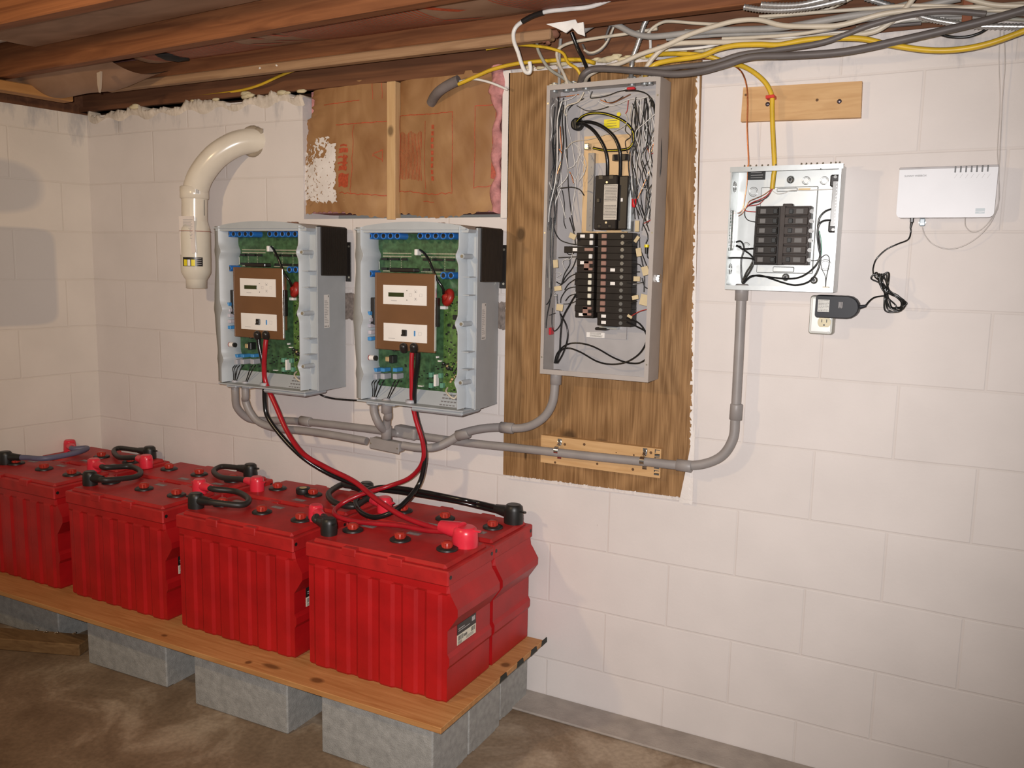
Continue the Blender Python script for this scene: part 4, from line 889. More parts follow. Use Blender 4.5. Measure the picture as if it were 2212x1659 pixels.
    p = I(525, 1465, -.20); b = MB(); b.mat(TERMGREY); b.lathe([(.0165, .004), (.0165, .013), (.013, .014)], (p.x, -.205, .016), (0, 0, 1), 24); b.mat(STEEL); b.lathe([(.0185, 0), (.0185, .005), (.015, .006)], (p.x, -.205, .014), (0, 0, 1), 24); b.build('cable_bushing', None, t, L)
    return t
invR = make_inverter('open grey inverter on the right, its corner touching the plywood side')
invR.location = (OX, 0, OZ)
invL = dup(invR); invL['label'] = 'open grey inverter on the left, beside the cream drop pipe'
INVD = Vector((-.631, 0, .006)); invL.location = Vector((OX, 0, OZ)) + INVD

# heavy cables from each inverter down to the batteries
def heavy(label, pts, m, r=.0088, bt=None):
    t = thing('battery_cable', label, 'battery cable', pts[-1], 'heavy cables from the inverters to the batteries'); b = MB(); b.tube(pts, r, 12, 8); b.build('cable', m, t)
    if bt: k = boot(t, bt[0], bt[1], bt[2], 1.5 if bt[2] is BOOTRED else 1.2, 'terminal_boot', .76 if bt[2] is BOOTRED else 1.0)
    return t
def G(X, Y, y): return I(X, Y, y) + Vector((OX, 0, OZ))
posT = Vector((1.513, -.360, BT)); negT = Vector((1.530, -.080, BT))
H = Vector((0, 0, .032)); dP = Vector((-1, .12, 0)).normalized(); dN = Vector((-1, .18, 0)).normalized()
# left inverter
s1 = [G(545, 1100, -.214) + INVD, G(535, 1180, -.216) + INVD, G(520, 1330, -.212) + INVD, G(530, 1460, -.206) + INVD]
heavy('red cable from the left inverter sweeping down to the red terminal boot', s1 + [at(597, 880, -.21), at(622, 935, -.22), at(655, 980, -.24), at(705, 1010, -.25), at(765, 1040, -.28), at(815, 1080, -.31), at(870, 1115, -.33), posT + H + dP * .13, posT + H + dP * .05], CABRED, bt=(posT, dP, BOOTRED))
s2 = [G(475, 1100, -.214) + INVD, G(485, 1180, -.214) + INVD, G(515, 1330, -.208) + INVD, G(515, 1460, -.204) + INVD]
heavy('black cable from the left inverter running under the red one', s2 + [at(572, 870, -.20), at(578, 900, -.20), at(606, 940, -.20), at(650, 985, -.19), at(700, 1018, -.15), at(750, 1040, -.12), at(800, 1055, -.10), at(870, 1064, -.09), at(980, 1082, -.08), negT + H * .8 + dN * .15, negT + H * .8 + dN * .05], CABBLK, .0082)
# right inverter
s3 = [G(530, 1100, -.214), G(525, 1200, -.214), G(528, 1330, -.210), G(530, 1460, -.206)]
heavy('red cable from the right inverter curving behind to the battery fronts', s3 + [at(898, 905, -.20), at(914, 960, -.19), at(912, 1000, -.18), at(885, 1032, -.16), at(840, 1050, -.17), atz(775, 1070, BT + .06), atz(733, 1092, BT + .03), atz(724, 1112, BT + .02), atz(770, 1127, BT + .012), atz(860, 1135, BT + .02), posT + H + dP * .14 + Vector((0, -.012, -.01)), posT + H + dP * .05], CABRED, .0078)
s4 = [G(575, 1100, -.214), G(570, 1200, -.212), G(552, 1330, -.206), G(545, 1460, -.203)]
heavy('black cable from the right inverter looping over to the far black boot', s4 + [at(900, 905, -.19), at(916, 960, -.18), at(917, 1000, -.18), at(903, 1050, -.19), atz(860, 1098, BT + .05), atz(815, 1117, BT + .02), atz(782, 1108, BT + .02), atz(768, 1085, BT + .03), atz(785, 1063, BT + .05), atz(830, 1052, BT + .055), at(900, 1060, -.10), at(1000, 1080, -.09), negT + H * 1.2 + dN * .15, negT + H * 1.2 + dN * .05], CABBLK, .0082, bt=(negT, dN, BLACK))
# thin black lead between the inverters
b = MB(); b.tube([at(686, 848, -.14), at(700, 856, -.12), at(730, 862, -.10), at(790, 866, -.08), at(800, 866, -.07)], .0032, 8, 6); tag(b.build('data_cable', CABBLK), 'thin black lead running between the undersides of the two inverters', 'cable')

# ------------------------------------------------------------------ grey conduits
def conduit(label, pts, r=.0135, coup=(), sub=8, name='conduit'):
    t = thing(name, label, 'conduit', pts[0]); b = MB(); b.tube(pts, r, 16, sub); b.build('tube', CONDUIT, t)
    for c, d in coup:
        c = Vector(c); d = Vector(d).normalized(); b = MB(); b.lathe([(r + .001, 0), (r + .0042, .001), (r + .0042, .044), (r + .0032, .046), (r + .001, .047)], c - d * .023, d, 18); b.build('coupling', CONDUIT, t)
    return t
a0 = G(240, 1450, -.20) + INVD; a1 = G(335, 1450, -.20) + INVD; zb = OZ + .016
y0 = -.075
run = [(a0.x, -.20, zb), (a0.x, -.20, zb - .035), at(512, 880, -.185), at(535, 903, -.14), at(565, 908, -.10), at(610, 908, -.085), at(680, 913, -.078), at(760, 922, -.075), at(830, 931, -.07), at(1000, 955, -.055), at(1100, 966, -.052), at(1200, 977, -.052), at(1300, 988, -.052), at(1400, 998, -.052), at(1470, 1005, -.052), at(1520, 1002, -.05), at(1560, 984, -.048), at(1583, 948, -.046), at(1588, 905, -.045), at(1593, 820, -.045), at(1598, 720, -.045), at(1602, 626, -.045)]
conduit('long grey conduit from the left inverter along the wall and up to the small panel', run, .0138, [(at(660, 910, -.08), (1, .03, -.03)), (at(1478, 1006, -.052), (1, 0, -.01)), (at(1590, 890, -.045), (0.02, 0, 1)), (at(1602, 632, -.045), (0, 0, 1))])
run2 = [(a1.x, -.20, zb), (a1.x, -.20, zb - .04), at(530, 865, -.19), at(540, 890, -.185), at(560, 912, -.175), at(600, 925, -.165), at(660, 931, -.155), at(720, 940, -.15), at(792, 953, -.145)]
conduit('grey conduit from the left inverter running in front to the conduit body', run2, .0138)
run3 = [at(870, 962, -.145), at(905, 967, -.135), at(940, 966, -.12), at(970, 953, -.10), at(1000, 936, -.085), at(1040, 926, -.075), at(1085, 923, -.065), at(1120, 925, -.06), at(1150, 918, -.058), at(1178, 898, -.058), at(1194, 868, -.058), at(1199, 830, -.058), at(1201, 806, -.058)]
conduit('grey conduit rising from the conduit body to the large breaker panel', run3, .0140, [(at(1000, 938, -.085), (1, .1, .35)), (at(1095, 924, -.063), (1, .05, .0)), (at(1201, 815, -.058), (0, 0, 1))])
b0 = G(240, 1450, -.20); b1 = G(335, 1450, -.20)
conduit('short grey conduit stub bending back below the right inverter', [(b0.x, -.20, zb), (b0.x, -.20, zb - .04), at(818, 915, -.19), at(832, 930, -.15), at(850, 935, -.10), at(862, 936, -.085)], .0138)
conduit('short straight grey conduit stub from the right inverter into the conduit body', [(b1.x, -.20, zb), (b1.x, -.19, zb - .05), at(836, 905, -.165), at(834, 940, -.145)], .0138, [((b1.x, -.199, zb - .018), (0, 0, 1)), (at(835, 934, -.148), (0, 0, 1)) ])
# conduit body on the front run
p = at(836, 960, -.145); t = thing('conduit_junction', 'grey rectangular conduit fitting with flat cover on the front conduit', 'conduit fitting', p)
rr = Matrix.Rotation(R(3), 3, 'Y')
b = MB(); b.box(p - Vector((.062, .012, .017)), p + Vector((.062, .020, .017)), .006, rr, 2); b.build('body', CONDUIT, t)
b = MB(); b.box(p - Vector((.062, .019, .021)), p + Vector((.062, -.012, .018)), .003, rr); b.build('cover', CONDUIT, t)
for s in (-.054, .056): b = MB(); b.cyl(p + Vector((s, -.018, -.0015 - s * .05)), p + Vector((s, -.0205, -.0015 - s * .05)), .003, 10); b.build('cover_screw', BAREST, t)
p = at(880, 934, -.075); t = thing('conduit_junction', 'grey box fitting behind on the rear conduit below the right inverter', 'conduit fitting', p)
b = MB(); b.box(p - Vector((.045, .022, .020)), p + Vector((.045, .020, .022)), .008, rr, 2); b.build('body', CONDUIT, t)

# ------------------------------------------------------------------ pine offcut with straps, lower
t = thing('support_block', 'pine offcut screwed to the plywood holding the long conduit with two straps', 'wood block', at(1300, 990, -.02))
b = MB(); b.prism([(1.601, .818), (2.004, .818), (2.004, .908), (1.601, .908)], 'y', -.0345, -.0122); b.mat(PINE); b.mi = [0] * len(b.f)
b.mat(M('screw_hole', (0.12, 0.06, 0.025), .8)); rn = random.Random(5)
for u, v, r_ in ((1220, 960, .0045), (1262, 960, .0045), (1199, 999, .004), (1290, 1002, .004), (1406, 978, .0045), (1367, 1014, .0045), (1331, 978, .002), (1369, 983, .003)): p = at(u, v, -.0347); b.cyl(p, p + Vector((0, .0006, 0)), r_, 12)
b.mat(INK)
for i, (za, zb_) in enumerate(((.895, .905), (.884, .892), (.876, .882), (.846, .852), (.835, .841), (.826, .832))):
    b.box((1.984, -.0349, za), (1.984 + (.016 if i % 2 else .003), -.0344, zb_)); b.box((1.984, -.0349, zb_ - .002), (2.0, -.0344, zb_))
b.build('board', None, t)
for u in (1204, 1389):
    c = at(u, 973 + (u - 1200) * .118, -.052); b = MB()
    pts = []
    for k in range(13): a = math.pi * k / 12; pts.append(Vector((c.x, c.y - .0150 * math.sin(a), c.z + .0152 * math.cos(a))))
    pts = [Vector((c.x, -.0362, c.z + .036)), Vector((c.x, -.0362, c.z + .018))] + pts + [Vector((c.x, -.0362, c.z - .018)), Vector((c.x, -.0362, c.z - .030))]
    vs = []
    for q in pts: vs += [q + Vector((-.007, 0, 0)), q + Vector((.007, 0, 0))]
    b.add(vs, [[2 * i, 2 * i + 1, 2 * i + 3, 2 * i + 2] for i in range(len(pts) - 1)], True); b.cyl((c.x, -.0365, c.z + .029), (c.x, -.040, c.z + .029), .005, 10)
    b.build('pipe_strap', STEEL, t)

# ------------------------------------------------------------------ cream drop pipe
t = thing('vent_pipe', 'cream plastic pipe curving out of the wall and hanging open at the bottom', 'pipe', at(540, 305, 0))
w0 = at(545, 308, 0.0); pts = [w0 + Vector((.0, .02, 0)), w0 + Vector((-.01, -.02, .0)), at(505, 305, -.05), at(465, 325, -.085), at(437, 360, -.11), at(424, 400, -.12), at(420, 440, -.125), at(420, 490, -.125), at(420, 500, -.125)]
pts = [w0 + Vector((.03, .03, .006)), w0 + Vector((.0, -.012, .004)), at(505, 313, -.055), at(466, 338, -.095), at(436, 375, -.118), at(422, 412, -.125), at(420, 450, -.125), at(421, 500, -.125)]
b = MB(); b.tube(pts, .0465, 28, 10); b.build('elbow', PVC, t)
ax = at(420, 430, -.125); X0, Y0 = ax.x, ax.y
def zz(v): return at(421, v, Y0).z
XB = at(424, 600, Y0).x
def pc(v): return Vector((X0 + (XB - X0) * (v - 430) / 170, Y0, zz(v)))
b = MB(); d = (pc(430) - pc(403)); b.lathe([(.047, 0), (.052, .003), (.052, d.length - .003), (.049, d.length)], pc(403), d, 32); b.build('coupling', PVC, t)
b = MB(); a = pc(478); e = pc(622); d = e - a; D = d.length
b.lathe([(.046, 0), (.050, D * .06), (.054, D * .12), (.0555, D * .2), (.0555, D * .72), (.0545, D * .77), (.042, D * .86), (.0385, D * .88), (.0385, D), (.034, D), (.033, D * .93)], a, d, 36); b.build('check_valve', M('cream_pvc_gloss', (0.68, 0.63, 0.53), 0.1, var=.03), t)
dv = (CAM - a); dv.z = 0; dv.normalize(); sd = Vector((-dv.y, dv.x, 0))
def cylpatch(b, v0, v1, a0_, a1_, r_, n=8):
    vs = []
    for i in range(n + 1):
        an = a0_ + (a1_ - a0_) * i / n; k = dv * math.cos(an) + sd * math.sin(an)
        vs += [pc(v0) + k * r_, pc(v1) + k * r_]
    b.add(vs, [[2 * i, 2 * i + 1, 2 * i + 3, 2 * i + 2] for i in range(n)], True)
b = MB(); b.mat(BLKPL); cylpatch(b, 556, 575, -.95, .45, .0562); b.mat(YELLS)
for k, an in enumerate((-.85, -.30)): cylpatch(b, 561, 574, an, an + .25, .0566, 3)
b.mat(WHITE); cylpatch(b, 561, 574, -.56, -.36, .0566, 3); b.mat(INKL)
for k in range(4): cylpatch(b, 558 + 4 * k, 559.2 + 4 * k, .0, .36, .0566, 3)
b.build('warning_label', None, t)
b = MB(); b.mat(WHITE); cylpatch(b, 410, 421, .05, .42, .0526, 4); b.mat(INK)
for k in range(4): cylpatch(b, 411, 420, .12 + .06 * k, .145 + .06 * k, .0529, 1)
cylpatch(b, 432, 466, .80, .86, .0473, 1); b.build('maker_label', None, t)
t2 = thing('paper_tag', 'small folded printed tag held to the cream pipe by a rubber band', 'tag', at(405, 510, -.19)); b = MB(); b.mat(PAPER)
Yt = Y0 - .052
def tq(u, v, dy=0): return at(u, v, Yt - dy)
fr = [tq(386, 467), tq(418, 467, -.006), tq(422, 546, -.006), tq(390, 550)]
b.add(fr + [q + Vector((0, .003, 0)) for q in fr], [[0, 1, 2, 3], [7, 6, 5, 4], [0, 4, 5, 1], [1, 5, 6, 2], [2, 6, 7, 3], [3, 7, 4, 0]]); b.mat(INKL)
for k in range(14):
    v = 474 + 3.1 * k; b.add([tq(395, v, .001), tq(416 - (k * 7 % 5), v, -.004), tq(416 - (k * 7 % 5), v + 1.1, -.004), tq(395, v + 1.1, .001)], [[0, 1, 2, 3]])
b.mat(INK); b.add([tq(396, 529, .001), tq(405, 529, -.001), tq(405, 531, -.001), tq(396, 531, .001)], [[0, 1, 2, 3]]); b.build('sheet', None, t2)
b = MB(); c_ = pc(500); pts = []
for i in range(24):
    an = 2 * math.pi * i / 24; rr_ = .060 if math.cos(an) > .3 else .0572
    pts.append(c_ + (dv * math.cos(an) + sd * math.sin(an)) * rr_)
b.tube(pts, .0011, 6, 2, closed=True); b.build('rubber_band', M('rubber_band', (.35, .12, .08), .6), t2)
b = MB(); b.ring(w0 + Vector((.005, -.002, .004)), (0.2, -1, 0), .049, .010, 26, 8); b.blob(w0 + Vector((.035, -.004, .035)), .022, (1, .5, 1), 3, .25); tag(b.build('pipe_sealant', M('grey_sealant', (.33, .27, .20), .8, bump=.4)), 'ragged grey-brown sealant where the cream pipe leaves the wall', 'sealant')

# ------------------------------------------------------------------ large breaker panel
PX0, PX1, PZ0, PZ1, PYF, PYB = 1.627, 1.978, 1.118, 1.982, -.108, -.0125
t = thing('breaker_panel', 'large open grey breaker panel crowded with wires on the plywood', 'breaker panel', ((PX0 + PX1) / 2, -.06, PZ0)); PAN = t
b = MB(); th_ = .0025
b.box((PX0, PYF, PZ0), (PX0 + th_, PYB, PZ1)); b.box((PX1 - th_, PYF, PZ0), (PX1, PYB, PZ1)); b.box((PX0 + .0004, PYF + .0003, PZ1 - th_), (PX1 - .0004, PYB - .0003, PZ1 - .0003)); b.box((PX0 + .0004, PYF + .0003, PZ0 + .0003), (PX1 - .0004, PYB - .0003, PZ0 + th_))
f_ = .0105; f2 = .0125
b.box((PX0 - .0003, PYF - .0012, PZ0 - .0003), (PX0 + f_, PYF + .001, PZ1 + .0003)); b.box((PX1 - f2, PYF - .0012, PZ0 - .0003), (PX1 + .0003, PYF + .001, PZ1 + .0003)); b.box((PX0 + f_ - .002, PYF - .0009, PZ1 - .014), (PX1 - f2 + .002, PYF + .0012, PZ1 + .0002)); b.box((PX0 + f_ - .002, PYF - .0009, PZ0 - .0002), (PX1 - f2 + .002, PYF + .0012, PZ0 + .0145))
b.build('enclosure', GREYBOX, t)
b = MB(); b.box((PX0, PYB - .002, PZ0), (PX1, PYB, PZ1)); b.build('back_plate', GREYIN, t)
for z in (1.93, 1.55, 1.17):
    for x in (PX0 + .005, PX1 - .006): b = MB(); b.cyl((x, PYF - .001, z), (x, PYF - .0022, z), .0028, 10); b.build('rim_screw', BAREST, t)
b = MB(); p = at(1436, 602, -.06); b.box((PX1 - .001, -.068, p.z - .012), (PX1 + .010, -.055, p.z + .012), .002); b.cyl((PX1 + .004, -.069, p.z), (PX1 + .004, -.075, p.z), .006, 10); b.build('side_clip', STEEL, t)
def Z3(X, Y, y): return at(1150 + X / 4.484, 130 + Y / 4.484, y)
def Z4(X, Y, y): return at(1150 + X / 4.61, 470 + Y / 4.61, y)
# tan bus backing behind the main breaker
b = MB(); b.mat(M('tan_backing', (0.62, 0.42, 0.22), .45, var=.06)); p = Z3(505, 740, -.020); q = Z3(920, 1659, -.020); b.box((p.x, -.021, q.z - .03), (q.x, -.016, p.z))
b.mat(GREYIN); p = Z3(585, 1000, -.022); b.box((p.x, -.0225, q.z), (p.x + .052, -.0205, p.z)); b.build('bus_backing', None, t)
b = MB(); p = Z3(545, 900, -.035); q = Z3(578, 1655, -.035); b.box((p.x, -.036, q.z), (q.x, -.020, p.z))
for k in range(9): zc = p.z + (q.z - p.z) * (k + .7) / 9.4; b.cyl(((p.x + q.x) / 2, -.0375, zc), ((p.x + q.x) / 2, -.0355, zc), .0026, 8)
b.build('neutral_bar', M('dull_bar', (0.30, 0.29, 0.28), .5, .5), t)
b = MB(); p = Z3(890, 1140, -.04); q = Z3(960, 1660, -.04); b.box((p.x, -.048, q.z), (q.x, -.020, p.z)); b.build('steel_bracket', GALV, t)
# main breaker
p = Z3(612, 1118, -.075); q = Z3(905, 1640, -.075)
b = MB(); b.mat(BROWNPL); xs = p.x + (q.x - p.x) * .70
b.box((p.x, -.078, q.z), (xs, -.022, p.z), .003); b.mat(BLKPL); b.box((xs + .0006, -.068, q.z), (q.x, -.022, p.z - .002), .003)
for s in (.25, .72): xx = p.x + (xs - p.x) * s; b.box((xx - .006, -.0785, q.z + .004), (xx + .006, -.077, q.z + .016), .002); b.box((xx - .007, -.0785, p.z - .012), (xx + .007, -.076, p.z + .0005), .001)
mb_ = b.build('main_breaker', None, t)
b = MB(); b.mat(M('silver_label', (0.50, 0.46, 0.40), .4, var=.03)); l0 = Z3(697, 1205, -.079); l1 = Z3(815, 1545, -.079); b.box((l0.x, -.0792, l1.z), (l1.x, -.0778, l0.z)); b.mat(INK); rn = random.Random(3)
for k in range(22):
    z = l0.z - .003 - (l0.z - l1.z - .006) * k / 22
    if k in (11, 12): continue
    x = l0.x + .001 + rn.uniform(0, .003)
    while x < l1.x - .003:
        w_ = rn.uniform(.001, .004); b.box((x, -.0795, z - .0015), (min(x + w_, l1.x - .001), -.0791, z)); x += w_ + .0008
b.build('rating_label', None, mb_)
for X, Y in ((722, 1182), (714, 1573)): b = MB(); r_ = Z3(X, Y, -.079); b.cyl((r_.x, -.080, r_.z), (r_.x, -.0775, r_.z), .0033, 12); b.build('screw', BAREST, mb_)
b = MB(); r_ = Z3(640, 1345, -.08); b.box((r_.x - .005, -.083, r_.z - .010), (r_.x + .005, -.077, r_.z + .002), .001); b.build('handle', BLKPL, mb_)
r_ = Z3(865, 1352, -.07); b = MB(); b.box((r_.x - .003, -.070, r_.z - .005), (r_.x + .003, -.067, r_.z + .005)); b.build('switch_mark', WHITE, mb_)
# branch breakers
def brk(Xa, Xb, Y, hnd, hw, m=BROWNPL, screw=None, white=None, h=.0214, yf=-.070, hcol=None):
    """one breaker module lying across the panel"""
    p = Z4(Xa, Y, yf); q = Z4(Xb, Y, yf); zc = p.z; b = MB(); b.box((p.x, yf, zc - h / 2 + .0006), (q.x, -.022, zc + h / 2 - .0006), .0012)
    k = b.build('circuit_breaker', m, t)
    if hnd:
        c = Z4(hnd, Y, yf - .004); b = MB(); b.box((c.x - hw, yf - .006, zc - .0066), (c.x + hw, yf + .001, zc + .0066), .0015); b.build('handle', hcol or HAND, k)
    if screw:
        c = Z4(screw, Y, yf); b = MB(); b.cyl((c.x, yf - .0018, zc), (c.x, yf + .001, zc), .0056, 14); b.build('terminal_screw', STEEL, k)
    if white:
        b = MB()
        for X in white: c = Z4(X, Y, yf); b.box((c.x - .0075, yf - .0008, zc - .0046), (c.x + .0075, yf + .001, zc + .0046))
        b.build('rating_sticker', WHITE, k)
    return k
HAND = M('handle_mauve_brown', (0.30, 0.17, 0.135), .35, var=.06); HANDW = M('handle_white', (0.72, 0.70, 0.66), .35, var=.03)
rows = [185, 252, 319, 386, 453, 518, 586, 652, 718, 784, 850, 912, 978, 1040]
for i, Y in enumerate(rows):
    sh = -i * 1.6
    wt = [800] if i in (5, 7) else ([710] if i == 12 else None)
    if i < 12: brk(652 + sh, 996 + sh * .7, Y, 715 + sh, .0082, BROWNPL, 900 + sh * 1.2, wt)
    else: brk(645, 985, Y, None, 0, BROWNPL, 880, wt if i == 12 else [710])
left = [(440, 184, 588, [500]), (445, 250, 585, None), (315, 318, None, [425]), (440, 384, 578, None), (442, 448, None, [500]), (442, 512, None, None), (425, 577, 572, None), (420, 642, 570, None), (428, 708, 568, None), (430, 774, 566, None), (430, 842, 564, None), (420, 900, None, None), (425, 962, None, [485])]
for i, (Xa, Y, hd, wt) in enumerate(left):
    brk(Xa, 622 - i * 1.3, Y, hd, .0056, BROWNPL, None, wt, .0206, hcol=HANDW if i < 4 else CREAM)
for Xa, Xb, Ya, Yb in ((520, 605, 318, 318), (515, 598, 448, 512), (503, 585, 902, 962)):
    p = Z4(Xa, Ya - 15, -.074); q = Z4(Xb, Yb + 15, -.074); b = MB()
    if Ya == Yb: b.box((p.x, -.076, q.z), (q.x, -.069, p.z), .001)
    else: m_ = (q.x - p.x) * .6; b.box((p.x, -.076, q.z), (p.x + m_, -.069, p.z), .001); b.box((p.x, -.076, p.z - .008), (q.x, -.069, p.z), .001); b.box((p.x, -.076, q.z), (q.x, -.069, q.z + .008), .001)
    b.build('tie_handle', HAND, t)
b = MB(); p = Z4(540, 1000, -.02); q = Z4(935, 1215, -.02); b.box((p.x, -.021, q.z), (q.x, -.0145, p.z)); b.build('lower_bracket', GREYIN, t)
b = MB(); p = Z4(640, 1080, -.045); q = Z4(850, 1115, -.045); b.mat(GALV); b.box((p.x + .01, -.05, q.z), (q.x, -.02, p.z)); b.mat(BLKPL); b.box((p.x, -.06, q.z - .004), (p.x + .038, -.03, q.z + .004), .002); b.build('bus_end', None, t)
def sticker(name, X0, Y0, X1, Y1, zf, y, m, lines, im=INK):
    p = zf(X0, Y0, y); q = zf(X1, Y1, y); b = MB(); b.mat(m); b.box((p.x, y, q.z), (q.x, y + .0012, p.z)); b.mat(im); rn = random.Random(int(X0))
    for k in range(lines):
        z = p.z - (p.z - q.z) * (k + .6) / (lines + .5); xa = p.x + (q.x - p.x) * .18; xb = q.x - (q.x - p.x) * rn.uniform(.1, .25); b.box((xa, y - .0004, z - .0008), (xb, y + .0001, z + .0004))
    b.build(name, None, t)
sticker('notice_label', 540, 1140, 718, 1200, Z4, -.0225, WHITE, 4)
sticker('warning_sticker', 695, 575, 842, 655, Z3, -.030, YELLS, 3)
b = MB(); p = Z4(140, 1130, -.05); b.box((PX0 + .0026, -.060, p.z - .011), (PX0 + .010, -.035, p.z + .012), .002); b.build('red_tag', M('red_tag', (.55, .02, .03), .4), t)
# heavy black service conductors
e0 = Z3(430, 620, -.030)
b = MB(); b.mat(BLACK); b.lathe([(.0185, 0), (.0185, .022), (.014, .024)], e0 + Vector((0, .018, 0)), (0, -1, 0), 22); b.build('service_grommet', None, t)
for pts in ([e0, Z3(500, 620, -.062), Z3(600, 690, -.075), Z3(690, 830, -.078), Z3(725, 960, -.075), Z3(727, 1120, -.066), Z3(727, 1140, -.062)], [e0 + Vector((.004, 0, .004)), Z3(560, 600, -.058), Z3(680, 645, -.066), Z3(790, 740, -.070), Z3(845, 870, -.070), Z3(853, 1010, -.062), Z3(850, 1125, -.055)]):
    b = MB(); b.tube(pts, .0052, 12, 8); b.build('service_conductor', CABBLK, t)
pts = [e0 + Vector((0, 0, .006)), Z3(480, 548, -.052), Z3(560, 516, -.06), Z3(680, 515, -.062), Z3(800, 548, -.062), Z3(900, 600, -.062), Z3(970, 680, -.062), Z3(985, 770, -.06), Z3(940, 850, -.056), Z3(840, 870, -.050), Z3(700, 872, -.042), Z3(590, 850, -.034)]
b = MB(); b.tube(pts, .0042, 12, 8); k = b.build('neutral_conductor', CABBLK, t)
b = MB(); b.tube([q + Vector((0, -.0042, -.0008)) for q in pts], .0009, 6, 8); b.build('yellow_stripe', YELLS, k)
b = MB(); p = Z3(540, 838, -.032); b.box((p.x - .009, -.044, p.z - .010), (p.x + .007, -.02, p.z + .009), .002); b.mat(BAREST); b.mi = [0] * len(b.f); b.mat(STEEL); b.cyl(p + Vector((0, -.012, 0)), p + Vector((0, -.0145, 0)), .005, 14); b.build('lug', None, t)
b = MB(); p = Z3(838, 525, -.067); b.cyl(p, p + Vector((0, -.002, 0)), .006, 16); p = Z3(850, 940, -.04); b.build('marker_dot', YELLS, t)
b = MB(); p = Z3(780, 915, -.04); q = Z3(925, 970, -.04); b.box((p.x, -.045, q.z), (q.x, -.022, p.z), .001); b.build('clamp', BLKPL, t)
